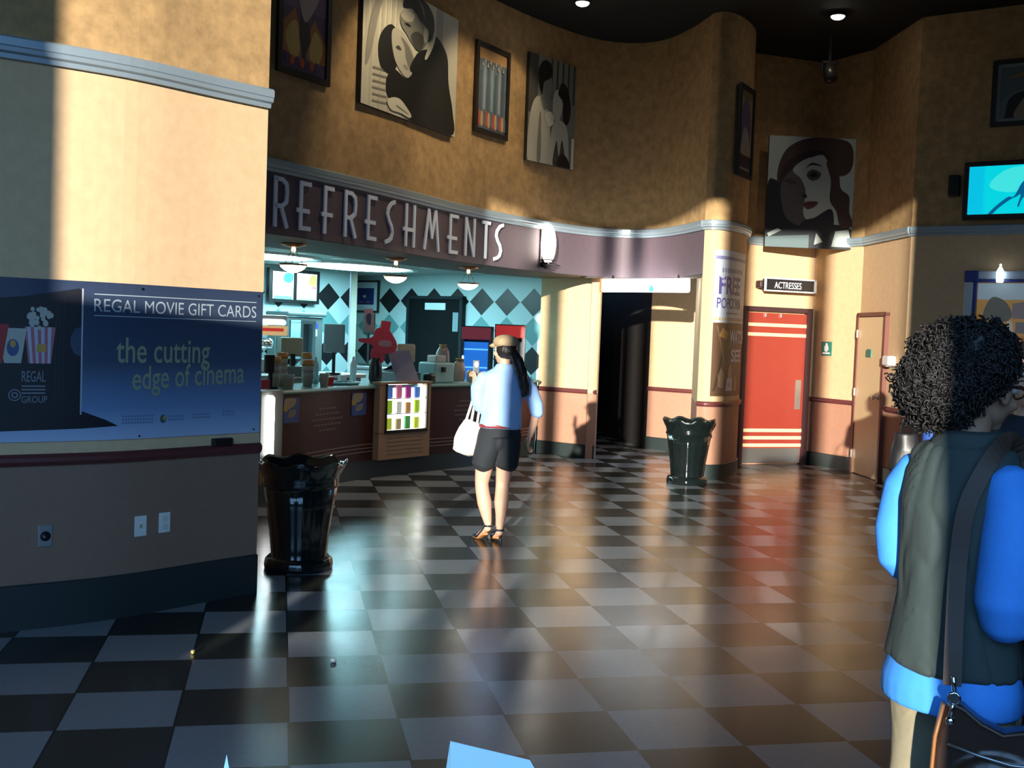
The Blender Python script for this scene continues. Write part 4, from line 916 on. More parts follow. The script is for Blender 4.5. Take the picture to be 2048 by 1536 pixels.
# ------------------------------------------------------------------ things on and behind the counter
def ct(s_, n, z=1.021): return CTp.frame(cs(s_), z, n)
def simple(name, label, cat, loc, rz, parts, group=None):
    t = thing(name, label, cat, loc, rz, group)
    for pn, m, fn in parts:
        b = MB(); fn(b); b.build(pn, m, t)
    return t
M_grey = mat('grey plastic', (.16, .19, .20), .5); M_cup = mat('waxed cup', (.50, .46, .40), .5); M_orange = mat('orange lids', (.5, .22, .05), .5); M_teal = mat('teal tray', (.20, .50, .52), .3); M_redp = mat('red card', (.62, .012, .01), .45)
loc, rz = ct(.75, -.28)
def cash_register(loc, rz, label):
    return simple('cash_register', label, 'cash register', loc, rz, [
        ('base', M_grey, lambda b: b.box((0, 0, .06), (.36, .34, .12), bev=.01)),
        ('keypad', M_black, lambda b: b.add([(-.15, -.16, .125), (.15, -.16, .125), (.15, .02, .20), (-.15, .02, .20)], [(0, 1, 2, 3)])),
        ('monitor', M_beige, lambda b: b.box((0, .08, .34), (.27, .07, .22), bev=.02)),
        ('monitor_arm', M_black, lambda b: b.box((0, .12, .18), (.05, .05, .16)))])
cash_register((.02, 6.2, 1.05), math.radians(200), 'beige monitor till on the back table, behind the paper cup stacks')
cash_register((*CTp.w(cs(2.44), 1.021, -.42)[:2], 1.021), math.radians(215), 'beige monitor till on the counter, below the dark door')
t = simple('back_table', 'steel prep table behind the counter carrying the machines', 'table', (-.05, 7.0, 0), math.radians(40), [
    ('table_top', M_steel, lambda b: b.box((0, 0, 1.02), (2.2, .7, .05), bev=.01)), ('cabinet', mat('grey cabinet', (.22, .25, .25), .5), lambda b: b.box((0, 0, .5), (2.1, .6, .99)))])
# popcorn machine
simple('popcorn_machine', 'lit popcorn machine with a red and cream sign at the left of the concession', 'popcorn machine', (-.26, 7.2, 1.046), math.radians(20), [
    ('base', M_steel, lambda b: b.box((0, 0, .08), (.42, .4, .16), bev=.01)), ('posts', M_steel, lambda b: [b.box((sx * .2, sy * .18, .32), (.02, .02, .34)) for sx in (-1, 1) for sy in (-1, 1)]),
    ('sign_panel', mat('popcorn sign', (.7, .5, .3), .4, emit=(.8, .5, .2), es=.6), lambda b: b.box((0, -.2, .52), (.40, .02, .12))), ('sign_stripe', mat('popcorn red', (.6, .05, .04), .4, emit=(.8, .05, .03), es=.5), lambda b: b.box((0, -.213, .53), (.3, .01, .04))),
    ('lamp', mat('popcorn lamp', (1, 1, 1), .3, emit=(.9, 1, 1), es=5), lambda b: b.loft([(-.17, -.18, .62), (.17, -.18, .62)], [.03, .03], 10)), ('hood', M_steel, lambda b: b.box((0, .02, .68), (.42, .36, .06), bev=.01)),
    ('kettle', M_chrome, lambda b: b.lathe([(0, .30), (.09, .30), (.1, .38), (.06, .42), (0, .42)], n=18))])
simple('popcorn_warmer', 'tall grey steel oven with rounded hood and blue sticker left on the back wall', 'oven', (.12, 9.4, 0), math.radians(35), [
    ('body', mat('dull steel', (.14, .18, .18), .5, metal=.4), lambda b: b.box((0, 0, .88), (.62, .5, 1.76), bev=.02)), ('hood_cap', mat('dull steel', (0, 0, 0)), lambda b: b.box((0, -.02, 1.80), (.68, .56, .06), bev=.02)),
    ('oven_door', mat('oven glass', (.03, .05, .06), .2), lambda b: b.box((-.1, -.26, 1.55), (.34, .02, .32))), ('sticker', mat('blue sticker', (.05, .06, .4), .4), lambda b: b.box((.17, -.262, 1.64), (.08, .01, .07))), ('indicator', mat('pale indicator', (.5, .8, .9), .4, emit=(.5, .8, 1), es=.5), lambda b: b.box((.17, -.262, 1.54), (.05, .01, .10)))])
simple('drink_dispenser', 'pale framed drink dispenser beside the popcorn machine', 'dispenser', (.20, 7.42, 1.046), math.radians(30), [
    ('frame', mat('pale blue plastic', (.35, .6, .68), .4), lambda b: [b.box((-.09, 0, .32), (.04, .24, .64)), b.box((.09, 0, .32), (.04, .24, .64)), b.box((0, 0, .64), (.22, .24, .04)), b.box((0, 0, .04), (.22, .24, .08))]), ('front', M_grey, lambda b: b.box((0, .05, .36), (.13, .13, .5)))])
# stacks of cups: each stack is a nested stack of cups, every visible stack one thing with cups as parts
def cup_stack(x, y, z, n, r, label, top=None):
    t = thing('cup_stack', label, 'cup stack', (x, y, z), 0, 'cup stacks along the counter'); h = .10
    for i in range(n):
        b = MB(); b.lathe([(r * .72, i * .035), (r, i * .035 + h), (r * 1.05, i * .035 + h + .004), (r * .95, i * .035 + h + .004), (r * .68, i * .035 + .006)], n=16); b.build('cup', M_cup if i % 2 else mat('printed cup', (.42, .30, .24), .5), t)
    if top:
        b = MB(); b.lathe([(0, n * .035 + h - .03), (r * 1.1, n * .035 + h - .03), (r * 1.0, n * .035 + h + .03), (0, n * .035 + h + .035)], n=16); b.build('lid', top, t)
def cpos(s_, n): p = CTp.w(cs(s_), 1.021, n); return p[0], p[1]
for s_, n_, k, r, l, tp in ((.62, -.34, 5, .055, 'tall cup stack with orange top, first from the left', M_orange), (.78, -.40, 6, .055, 'tall cup stack with orange top, second from the left', M_orange), (.92, -.22, 4, .06, 'wide cup stack with orange top, third from the left', M_orange), (1.06, -.36, 6, .05, 'cup stack with orange top in front of the grey screen', M_orange), (.55, -.12, 2, .06, 'short cup stack at the front edge of the counter', None), (.98, -.08, 2, .05, 'short cup pair at the counter edge left of the teal tray', None)):
    x, y = cpos(s_, n_); cup_stack(x, y, 1.021, k, r, l, tp)
simple('card_reader', 'dark card terminal on a stalk behind the left counter edge', 'card reader', (*cpos(.42, -.22), 1.021), math.radians(215), [
    ('stalk', M_black, lambda b: b.box((0, 0, .08), (.03, .03, .16))), ('terminal', M_black, lambda b: b.box((0, -.02, .24), (.10, .05, .18), bev=.01)), ('foot', M_black, lambda b: b.box((0, 0, .01), (.1, .1, .02)))])
b = MB(); b.box((0, 0, .05), (.09, .07, .10), bev=.008); tag(b.build('red_box', M_redp, loc=(*cpos(.22, -.1), 1.021)), 'small red box at the left end of the counter top', 'box')
loc, rz = ct(1.38, -.22)
simple('serving_tray', 'oval teal serving tray lying on the counter left of the black vase', 'tray', loc, rz, [
    ('tray_base', mat('tray floor', (.10, .14, .13), .3), lambda b: b.rings([(0, 0, 0, .22, .14), (0, 0, .012, .22, .14)], 28)), ('tray_rim', M_teal, lambda b: [b.loft([(.225 * math.cos(a), .145 * math.sin(a), .02), (.225 * math.cos(a + .26), .145 * math.sin(a + .26), .02)], [.012, .012], 8) for a in [2 * PI * i / 24 for i in range(24)]])])
for k, (s_, n_, l) in enumerate(((1.18, -.20, 'red striped popcorn scoop box between the cups and the tray'), (1.52, -.38, 'small white and tan carton behind the teal tray'))):
    x, y = cpos(s_, n_); b = MB(); b.prism([(-.03, 0), (.03, 0), (.045, .09), (-.045, .09)], -.03, .03); tag(b.build('snack_carton', (M_redp, M_paper)[k], loc=(x, y, 1.021), rz=.6), l, 'carton')
# black vase with the red display
x, y = cpos(1.86, -.22)
t = thing('counter_display', 'red cut-out drink display rising from a black vase on the counter', 'display', (x, y, 1.021), math.radians(-4))
b = MB(); b.lathe([(0, 0), (.06, 0), (.075, .06), (.07, .20), (.05, .27), (.045, .29), (0, .29)], n=22); b.build('vase', M_black, t)
b = MB(); b.box((0, 0, .40), (.02, .01, .28)); b.build('stem', M_redp, t)
b = MB(); b.prism(spline([(-.19, .50), (-.05, .52), (.0, .62), (.12, .62), (.20, .52), (.23, .44), (.20, .36), (.06, .34), (-.02, .38), (-.06, .44), (-.18, .46)]), -.03, -.02); b.prism(spline([(-.03, .22), (.08, .24), (.10, .36), (0, .40), (-.06, .36)]), -.015, -.005); b.prism([(.04, .58), (.14, .56), (.16, .70), (.05, .71)], -.012, -.002); b.build('red_cutout', M_redp, t)
b = MB(); b.prism([(-.12, .60), (-.02, .58), (-.05, .84), (-.15, .83)], -.045, -.038); b.build('picture_card', mat('pink card', (.48, .26, .24), .5), t)
b = MB(); b.prism(spline([(-.11, .68), (-.07, .66), (-.07, .78), (-.12, .76)]), -.049, -.046); b.build('printed_figure', M_black, t)
b = MB(); b.prism(spline([(.03, .43), (.15, .42), (.17, .46), (.14, .49), (.04, .48)]), -.036, -.031); b.build('emblem', mat('pale emblem', (.45, .20, .18), .5), t)
# tilted lilac board
x, y = cpos(2.18, -.12)
t = thing('price_board', 'tilted lilac-grey price board standing behind the candy case', 'sign board', (x, y, 1.033), math.radians(10))
b = MB(); b.add([(-.17, 0, .36), (.08, 0, .37), (.19, -.10, 0), (-.08, -.10, 0), (-.17, .012, .36), (.08, .012, .37), (.19, -.088, 0), (-.08, -.088, 0)], [(0, 1, 2, 3), (7, 6, 5, 4), (0, 4, 5, 1), (1, 5, 6, 2), (2, 6, 7, 3), (3, 7, 4, 0)]); b.build('board', mat('lilac board', (.26, .25, .32), .5), t)
b = MB(); b.box((0, .1, .13), (.02, .2, .26)); b.build('prop', M_black, t)
b = MB(); b.box((.02, -.02, -.005), (.26, .24, .012)); b.build('stand_base', M_grey, t)
simple('till_screen', 'grey screen seen from the back on a stand behind the cup stacks', 'monitor', (.58, 7.12, 1.046), math.radians(-10), [
    ('screen_back', M_grey, lambda b: b.box((0, 0, .45), (.26, .04, .36), bev=.01)), ('stand', M_black, lambda b: [b.box((0, 0, .14), (.04, .03, .28)), b.box((0, 0, .01), (.18, .14, .02))])])
simple('wall_phone', 'black device hanging below the framed blue print', 'device', (1.28, 10.7, 1.046), 0, [
    ('pole', M_black, lambda b: b.box((0, .02, .28), (.03, .03, .56))), ('head', M_black, lambda b: b.box((0, -.02, .66), (.19, .10, .34), bev=.02)), ('foot', M_black, lambda b: b.box((0, 0, .01), (.3, .25, .02)))])
simple('side_table', 'low steel table under the black device by the argyle wall', 'table', (1.45, 10.6, 0), math.radians(-25), [
    ('table_top', M_steel, lambda b: b.box((0, 0, 1.02), (.6, .6, .05), bev=.01)), ('cabinet', MATS['grey cabinet'], lambda b: b.box((0, 0, .5), (.55, .55, .99)))])
# right part of the counter
x, y = cpos(2.90, -.25)
simple('ice_machine', 'pale turquoise machine on the counter under the dark door', 'machine', (x, y, 1.021), math.radians(40), [
    ('body', mat('pale turquoise', (.25, .42, .42), .4), lambda b: b.box((0, 0, .12), (.34, .28, .24), bev=.02)), ('top_unit', M_cup, lambda b: b.box((.02, .02, .28), (.18, .16, .09), bev=.02)), ('nozzle', M_black, lambda b: b.box((-.05, -.16, .16), (.04, .05, .06)))])
b = MB(); b.box((0, 0, .06), (.12, .12, .12), bev=.03); tag(b.build('scanner', M_black, loc=(*cpos(2.60, -.09), 1.021), rz=.7), 'black rounded scanner on the counter right of the candy case', 'scanner')
for k, (s_, n_, zz) in enumerate(((3.20, -.40, 0), (3.28, -.20, 0))):
    if k < 2:
        x, y = cpos(s_, n_); t = thing('popcorn_bag', 'clear bag of popcorn on the counter, ' + ('the taller one at the back' if k == 0 else 'the smaller one in front'), 'popcorn bag', (x, y, 1.021), .5 * k)
        b = MB(); hh = (.42, .26)[k]; b.rings([(0, 0, 0, .07, .05), (0, 0, .02, .085, .06), (0, 0, hh * .5, .09, .065), (0, 0, hh * .85, .08, .05), (.01, 0, hh, .05, .02)], 18); b.build('bag', mat('cellophane', (.30, .24, .20), .3), t)
        b = MB(); b.lathe([(.03, hh), (.05, hh + .03), (.02, hh + .03)], n=12); b.build('tied_top', M_orange, t)
b = MB(); b.box((0, 0, .006), (.18, .12, .012)); tag(b.build('napkin_pile', MATS['pale plate'], loc=(*cpos(3.14, -.06), 1.021), rz=.7), 'pale blue napkins lying near the right end of the counter', 'napkins')
b = MB(); b.lathe([(.0, 0), (.045, 0), (.05, .12), (.03, .15), (0, .155)], n=16); tag(b.build('salt_shaker', M_cup, loc=(*cpos(3.42, -.12), 1.021)), 'small pale shaker at the right end of the counter', 'shaker')
for k, (s_, l) in enumerate(((1.30, 'white bottle behind the counter, left of the black vase'), (1.80, 'pale bottle right behind the black vase'))):
    x, y = cpos(s_, -.5); b = MB(); b.lathe([(0, 0), (.035, 0), (.037, .20), (.015, .25), (.015, .29), (0, .29)], n=16); tag(b.build('bottle', MATS['pale blue plastic'] if k == 0 else M_paper, loc=(x, y, 1.021)), l, 'bottle')

# ------------------------------------------------------------------ lit marquee in the corridor mouth
t = thing('lit_marquee', 'long white light box under the fascia across the corridor mouth', 'light box', (4.43, 6.55, 2.22), math.atan2(5.57 - 6.6, 4.82 - 4.04))
mq = MB(); mq.box((0, 0, .09), (1.30, .10, .17), bev=.02); mq.build('light_panel', mat('marquee', (1, 1, 1), .4, emit=(.95, 1, 1), es=8), t)
mq = MB(); mq.box((-.66, 0, .09), (.03, .11, .18), bev=.01); mq.build('end_cap', mat('orange cap', (.6, .15, .04), .4, emit=(.9, .25, .08), es=.8), t)
mq = MB(); mq.prism(spline([(.10, .02), (.17, .02), (.16, .07), (.13, .09)]), -.056, -.050); mq.build('blue_mark', mat('blue mark', (.05, .5, .8), .4, emit=(.05, .5, .9), es=1), t)
mq = MB(); mq.box((-.5, 0, .19), (.02, .02, .06)); mq.box((.5, 0, .19), (.02, .02, .06)); mq.build('hanger', M_black, t)

# ------------------------------------------------------------------ trash cans
M_can = mat('glossy black can', (.006, .010, .010), .12, coat=.5)
def trash_can(loc, label):
    t = thing('trash_can', label, 'trash can', loc, 0, 'fluted black trash cans')
    def mod(r, z, a): return (r * (1 + .010 * math.cos(16 * a)), z)
    b = MB(); b.lathe([(0, 0), (.21, 0), (.215, .02), (.20, .06), (.185, .09), (.20, .25), (.225, .42), (.25, .58), (.245, .58), (.0, .56)], n=96, mod=mod); b.build('can_body', M_can, t)
    def mod2(r, z, a): return (r * (1 + .03 * math.cos(8 * a) * max(0, (z - .58) / .15)), z + .014 * math.cos(8 * a) * max(0, (z - .58) / .15))
    b = MB(); b.lathe([(.24, .55), (.262, .57), (.255, .60), (.262, .64), (.29, .69), (.305, .725), (.30, .735), (.28, .72), (.255, .67), (.235, .60)], n=96, mod=mod2); b.build('scalloped_rim', M_can, t)
    b = MB(); b.lathe([(.0, 0), (.225, 0), (.23, .03), (.222, .07), (.205, .085), (0, .085)], n=64, mod=mod); b.build('base_ring', M_can, t)
    return t
c1 = trash_can((.085, .70, 0), 'glossy black fluted trash can at the corner of the left wall')
dup(c1, (4.52, 5.02, 0), label='glossy black trash can filled to the rim in front of the rounded pillar')
for k, (dx, dy, r, m_, l) in enumerate(((-.08, .02, .09, M_paper, 'crumpled white bag'), (.06, -.05, .08, M_beige, 'crumpled tan bag'), (.02, .10, .07, M_orange, 'orange snack wrapper'))):
    b = MB(); b.ell((0, 0, 0), (r, r, r * .7), 14, 10)
    b.v = [tuple(Vector(v) * (1 + .28 * noise.noise(Vector(v) * 22))) for v in b.v]
    tag(b.build('crumpled_bag', m_, loc=(4.52 + dx, 5.02 + dy, .63)), l + ' heaped in the far trash can by the pillar', 'litter')
b = MB(); b.lathe([(0, 0), (.2, 0), (.22, .04), (0, .05)], n=24); tag(b.build('trash_liner', M_black, loc=(4.52, 5.02, .555)), 'black liner inside the far trash can', 'liner')

# floor specks: a popcorn crumb, and a yellow lump added as a glint
for k, (x, y, l) in enumerate(((.222, -1.474, 'white popcorn kernel on a dark tile in front of the near trash can'), (-.463, -1.276, 'yellow lump added as a floor glint left of the near trash can'))):
    b = MB(); [b.ell((random.uniform(-.008, .008), random.uniform(-.008, .008), .010), (.008, .008, .009), 10, 7) for i in range(4)]
    tag(b.build('popcorn_and_glint', M_paper if k == 0 else mat('glint yellow', (.8, .65, .2), .5), loc=(x, y, 0)), l, 'popcorn')

# ------------------------------------------------------------------ people
def hand(mb, P, d, palm_n, s=1.0, curl=.6, thumb=1):
    """P wrist, d direction of the fingers, palm_n palm normal"""
    d = Vector(d).normalized(); n = Vector(palm_n); n = (n - d * n.dot(d)).normalized(); sd_ = d.cross(n).normalized(); P = Vector(P)
    mb.loft([P - d * .01, P + d * .03 * s, P + d * .075 * s, P + d * .09 * s], [(.026 * s, .02 * s), (.036 * s, .016 * s), (.040 * s, .014 * s), (.036 * s, .011 * s)], 12, up=n)
    for i, (o, L_) in enumerate(((-.029, .066), (-.010, .078), (.010, .074), (.028, .058))):
        a = P + d * .085 * s + sd_ * o * s; pts = [a]; cur = a; dd = d.copy(); ax = sd_
        for k in range(3):
            dd = (Matrix.Rotation(-curl * (.5 + .4 * k) * (1 + .1 * i), 3, ax) @ dd); cur = cur + dd * (L_ * s * (.45, .32, .25)[k]); pts.append(cur)
        mb.loft(pts, [.0092 * s, .0088 * s, .008 * s, .0068 * s], 8, up=n)
    a = P + d * .025 * s - sd_ * .03 * s * thumb; b_ = a + (d * .6 - sd_ * .8 * thumb + n * .3).normalized() * .035 * s; c = b_ + (d * .95 - sd_ * .1 * thumb + n * .5).normalized() * .032 * s
    mb.loft([a, b_, c], [.013 * s, .0105 * s, .008 * s], 8, up=n)
def head(mb, c, yaw=0.0, pitch=0.0, s=1.0):
    X = Matrix.Translation(c) @ Matrix.Rotation(yaw, 4, 'Z') @ Matrix.Rotation(pitch, 4, 'X') @ Matrix.Scale(s, 4)
    mb.ell((0, -.015, .03), (.076, .094, .095), 24, 16, X=X); mb.ell((0, .02, -.03), (.062, .068, .075), 22, 14, X=X); mb.ell((0, .045, -.085), (.035, .035, .028), 16, 10, X=X)
    mb.loft([(0, .082, .02), (0, .098, -.005), (0, .112, -.028), (0, .095, -.038)], [.009, .011, .015, .010], 10, X=X)
    mb.ell((0, .085, -.060), (.024, .013, .007), 12, 8, X=X); mb.ell((0, .083, -.072), (.021, .012, .007), 12, 8, X=X)
    for sx in (-1, 1):
        mb.ell((sx * .076, -.005, -.012), (.010, .022, .032), 12, 10, X=X); mb.ell((sx * .032, .076, .028), (.024, .012, .007), 12, 8, X=X); mb.ell((sx * .045, .06, -.03), (.022, .022, .02), 12, 8, X=X)
    return X
def eyes(parent, X, col=(.03, .015, .01)):
    for sx in (-1, 1):
        b = MB(); b.ell((sx * .031, .078, .010), (.014, .010, .009), 14, 10, X=X); o = b.build('eye', M_eye, parent)
        b = MB(); b.ell((sx * .031, .0865, .010), (.006, .004, .006), 10, 8, X=X); b.build('iris', mat('iris', col, .2), o)

# ---- woman at the counter ----
t = thing('person', 'woman in light blue shirt, black shorts and tan cap, seen from behind, holding a phone', 'person', (1.64, 1.60, 0), 0)
b = MB()
HX = head(b, (.015, .03, 1.505), yaw=.75, pitch=0, s=.92)
b.loft([(.0, .0, 1.33), (.01, .01, 1.38), (.012, .015, 1.45)], [(.055, .05), (.046, .045), (.045, .048)], 14)
b.rings([(-.01, 0, .80, .12, .08), (-.01, 0, .88, .13, .085), (-.005, 0, .98, .125, .085), (0, 0, 1.10, .135, .09), (0, 0, 1.22, .15, .095), (0, 0, 1.32, .14, .075), (0, 0, 1.36, .06, .05)], 22)
for sx, kn, an in ((-1, (-.135, .03, .46), (-.085, -.03, .155)), (1, (.035, .045, .46), (.005, -.05, .125))):
    b.loft([(sx * .08 - .01, 0, .86), (sx * .085 - .03, .01, .72), (kn[0] * .75 + sx * .02, .03, .58), kn], [(.07, .075), (.078, .078), (.070, .072), (.055, .057)], 16, up=(0, 1, 0))
    b.loft([kn, (kn[0] * .9 + an[0] * .1, kn[1] - .015, .40), (kn[0] * .6 + an[0] * .4, kn[1] * .6 - .03, .31), (kn[0] * .25 + an[0] * .75, an[1] + .0, .21), an], [(.054, .056), (.055, .058), (.058, .062), (.042, .042), (.032, .036)], 16, up=(0, 1, 0))
feet = [((-.085, -.03, .155), Vector((-.35, 1, 0)).normalized()), ((.005, -.05, .125), Vector((-.2, 1, 0)).normalized())]
for (ax, ay, az), d in feet:
    h_ = Vector((ax, ay, 0)); b.loft([(ax, ay - .01, az), (ax, ay - .01, az - .045), h_ + d * .05 + Vector((0, 0, az - .075)), h_ + d * .12 + Vector((0, 0, .035)), h_ + d * .17 + Vector((0, 0, .02))], [(.027, .03), (.028, .026), (.030, .022), (.036, .018), (.03, .013)], 14, up=d)
# arms
b.loft([(-.155, 0, 1.31), (-.18, -.01, 1.2), (-.155, .01, 1.07)], [.048, .042, .038], 14, up=(0, 1, 0)); b.loft([(-.155, .01, 1.07), (-.18, .08, 1.13), (-.205, .15, 1.21)], [.038, .034, .025], 14)
hand(b, (-.205, .15, 1.21), (.12, .35, .9), (1, .2, -.1), .95, .9, 1)
b.loft([(.155, 0, 1.31), (.22, -.01, 1.18), (.275, -.02, 1.04)], [.048, .042, .038], 14, up=(0, 1, 0)); b.loft([(.275, -.02, 1.04), (.265, .02, .93), (.245, .06, .83)], [.036, .032, .024], 14, up=(0, 1, 0))
hand(b, (.245, .06, .83), (-.1, .25, -1), (-1, .1, 0), .95, .7, -1)
meshobj(remesh(b, .0065, 3), 'body', M_skin, t); eyes(t, HX)
def wrinkle(a, f, seed=0):
    def fn(co): return a * noise.noise(Vector((co.x * f + seed, co.y * f, co.z * f * .6)))
    return fn
M_shirt = mat('light blue shirt', (.30, .50, .86), .8, var=.04, vscale=60); M_shorts = mat('black shorts', (.014, .018, .024), .85)
b = MB(); b.rings([(-.01, 0, .895, .165, .12), (-.01, 0, .93, .172, .128), (0, 0, 1.02, .16, .12), (0, 0, 1.14, .165, .118), (0, 0, 1.25, .172, .112), (0, 0, 1.32, .165, .09), (.005, 0, 1.37, .08, .065), (.01, .0, 1.405, .062, .058)], 26)
b.loft([(-.14, 0, 1.30), (-.19, -.01, 1.21), (-.185, .0, 1.09), (-.165, .01, 1.045)], [.062, .064, .060, .048], 18, up=(0, 1, 0))
b.loft([(.14, 0, 1.30), (.215, -.01, 1.20), (.27, -.02, 1.08), (.285, -.02, 1.01)], [.060, .062, .060, .050], 18, up=(0, 1, 0))
meshobj(remesh(b, .009, 3, wrinkle(.012, 9)), 'shirt', M_shirt, t)
b = MB(); b.rings([(-.01, 0, .83, .178, .128), (-.01, 0, .87, .168, .122), (-.01, 0, .915, .155, .112)], 26)
for sx in (-1, 1): b.loft([(sx * .07 - .01, 0, .86), (sx * .085 - .02, .005, .74), (sx * .095 - .04, .015, .60)], [(.10, .11), (.098, .105), (.088, .094)], 20, up=(0, 1, 0))
b.ell((-.02, 0, .80), (.07, .105, .09))
meshobj(remesh(b, .008, 3, wrinkle(.006, 12, 3)), 'shorts', M_shorts, t)
b = MB(); b.rings([(-.01, 0, .905, .169, .125), (-.01, 0, .93, .168, .124), (-.01, 0, .93, .150, .108), (-.01, 0, .905, .15, .108)], 30); b.build('belt', mat('dark red belt', (.22, .02, .02), .5), t)
b = MB(); b.ell((.015, .01, 1.575), (.103, .118, .058), 26, 14); b.loft([(-.05, .11, 1.545), (-.075, .135, 1.54)], [(.055, .02), (.045, .012)], 14); me = remesh(b, .007, 4, wrinkle(.006, 20)); meshobj(me, 'cap', mat('tan wool cap', (.40, .30, .18), .95, var=.12, vscale=90, bump=.3), t)
b = MB(); b.ell((.02, -.015, 1.515), (.083, .092, .075), 22, 14); b.loft([(.05, -.09, 1.50), (.085, -.13, 1.44), (.115, -.145, 1.34), (.14, -.15, 1.25), (.15, -.15, 1.18), (.13, -.145, 1.165)], [.035, .042, .044, .040, .030, .016], 16, up=(0, 1, 0))
meshobj(remesh(b, .007, 2, lambda co: .006 * noise.noise(Vector((co.x * 70, co.y * 70, co.z * 12)))), 'hair', M_hair, t)
M_shoe = mat('black shoe leather', (.012, .02, .03), .3); M_insole = mat('tan insole', (.55, .24, .08), .5)
for (ax, ay, az), d in feet:
    h_ = Vector((ax, ay, 0)); z0 = az - .085
    so = MB(); so.loft([h_ - d * .02 + Vector((0, 0, z0)), h_ + d * .05 + Vector((0, 0, z0 * .75)), h_ + d * .11 + Vector((0, 0, .014)), h_ + d * .20 + Vector((0, 0, .008))], [(.028, .010), (.028, .009), (.036, .009), (.026, .008)], 14, up=(0, 0, 1))
    shoe = so.build('high_heel_shoe', M_insole, t)
    q = MB(); q.loft([h_ - d * .025 + Vector((0, 0, z0 + .005)), h_ - d * .035 + Vector((0, 0, .0))], [.014, .006], 10, up=(0, 1, 0)); q.build('stiletto_heel', M_shoe, shoe)
    q = MB(); q.loft([h_ + d * .12 + Vector((0, 0, .04)), h_ + d * .16 + Vector((0, 0, .03)), h_ + d * .21 + Vector((0, 0, .018))], [(.041, .024), (.038, .022), (.022, .014)], 14, up=(0, 0, 1)); q.build('toe_strap', M_shoe, shoe)
    q = MB(); q.lathe([(.036, az - .03), (.038, az - .025), (.037, az - .015), (.033, az - .018)], (ax, ay - .01, 0), 20); sd1 = Vector((d.y, -d.x, 0))
    for sx in (-1, 1): q.loft([Vector((ax, ay - .012, az - .02)) + sd1 * .033 * sx, h_ + d * .03 + sd1 * .032 * sx + Vector((0, 0, z0 + .02)), h_ + d * .12 + sd1 * .036 * sx + Vector((0, 0, .02))], [.006, .006, .007], 8)
    q.build('ankle_strap', M_shoe, shoe)
# phone and bag she holds
W0 = Vector((1.64, 1.60, 0))
ph = thing('mobile_phone', 'silver phone raised in the left hand of the woman in the tan cap', 'phone', W0 + Vector((-.178, .225, 1.27)), .3)
b = MB(); b.box((0, 0, .07), (.055, .014, .16), bev=.006); b.build('phone_body', M_grey, ph)
b = MB(); b.ell((0, -.010, .115), (.02, .006, .026), 14, 10); b.build('camera_lens', mat('bright lens', (.9, .95, 1), .1), ph)
bg_ = thing('shoulder_bag', 'white shoulder bag hanging from the left forearm of the woman in the tan cap', 'bag', W0 + Vector((-.29, .06, .68)), 0)
b = MB(); Xb = Matrix.Rotation(.28, 4, 'Y')
b.rings([(0, 0, 0, .055, .035), (0, 0, .015, .09, .055), (0, 0, .10, .105, .065), (0, 0, .20, .095, .055), (0, 0, .265, .07, .03), (0, 0, .275, .05, .015)], 22, X=Xb)
meshobj(remesh(b, .008, 3, wrinkle(.008, 14, 5)), 'bag_body', mat('white leather', (.80, .76, .68), .5), bg_)
b = MB()
for o in (-.02, .025): b.loft([(.03 + o, -.015, .25), (.065 + o * .6, .01, .38), (.085 + o * .3, .035, .47), (.10, .05, .497), (.115 - o * .3, .07, .47), (.10 + o, .02, .36), (.085 + o, .01, .25)], [(.010, .004)] * 7, 8, up=(0, 1, 0))
b.build('handle', mat('white leather', (0, 0, 0)), bg_)

# ---- near person on the right ----
NZ = math.radians(-72); N0 = Vector((1.677, -4.325, 0))
t = thing('person', 'curly-haired person in dark vest over bright blue shirt, standing closest on the right', 'person', N0, NZ)
va = math.atan2(N0.x + .0722, N0.y + 6.8857)            # heading of the line of sight from +Y towards +X
rel = math.radians(72) - va
U = Vector((math.cos(rel), math.sin(rel), 0)); NN = Vector((math.sin(rel), -math.cos(rel), 0))   # image right / towards the viewer, in body axes
def LL(u, n, z): return U * u + NN * n + Vector((0, 0, z))
b = MB()
HX = head(b, (-.03, .10, 1.55), yaw=-.0, pitch=-.18)
b.loft([(0, -.01, 1.34), (-.01, .015, 1.40), (-.03, .055, 1.48)], [(.07, .065), (.058, .058), (.055, .06)], 16)
b.rings([(0, 0, .80, .12, .085), (0, 0, .90, .13, .09), (0, 0, 1.02, .115, .09), (0, 0, 1.15, .13, .09), (0, 0, 1.28, .15, .09), (0, 0, 1.36, .14, .08), (0, -.01, 1.40, .07, .06)], 24)
for sx in (-1, 1):
    b.loft([(sx * .085, 0, .86), (sx * .095, .01, .68), (sx * .10, .02, .50), (sx * .10, .01, .35), (sx * .10, -.01, .22), (sx * .10, -.02, .09)], [(.072, .072), (.066, .066), (.055, .058), (.056, .060), (.044, .046), (.034, .038)], 18, up=(0, 1, 0))
    b.loft([(sx * .10, -.045, .05), (sx * .10, .05, .045), (sx * .105, .14, .03)], [(.034, .042), (.04, .036), (.034, .02)], 14, up=(0, 0, 1))
b.loft([(.14, 0, 1.33), (.17, -.03, 1.15), (.17, -.035, .98)], [.052, .046, .040], 14, up=(0, 1, 0)); b.loft([(.17, -.035, .98), (.15, .10, .99), (.12, .22, 1.02)], [.038, .034, .026], 14)
b.loft([(-.14, 0, 1.33), (-.18, -.01, 1.18), (-.18, -.01, 1.05)], [.052, .046, .040], 14, up=(0, 1, 0)); b.loft([(-.18, -.01, 1.05), (-.14, .13, 1.03), (-.09, .24, 1.03)], [.038, .034, .026], 14)
hand(b, (.12, .22, 1.02), (-.35, 1, .15), (-1, -.2, .1), 1, .7, -1); hand(b, (-.09, .24, 1.03), (.35, 1, .1), (1, -.2, .1), 1, .7, 1)
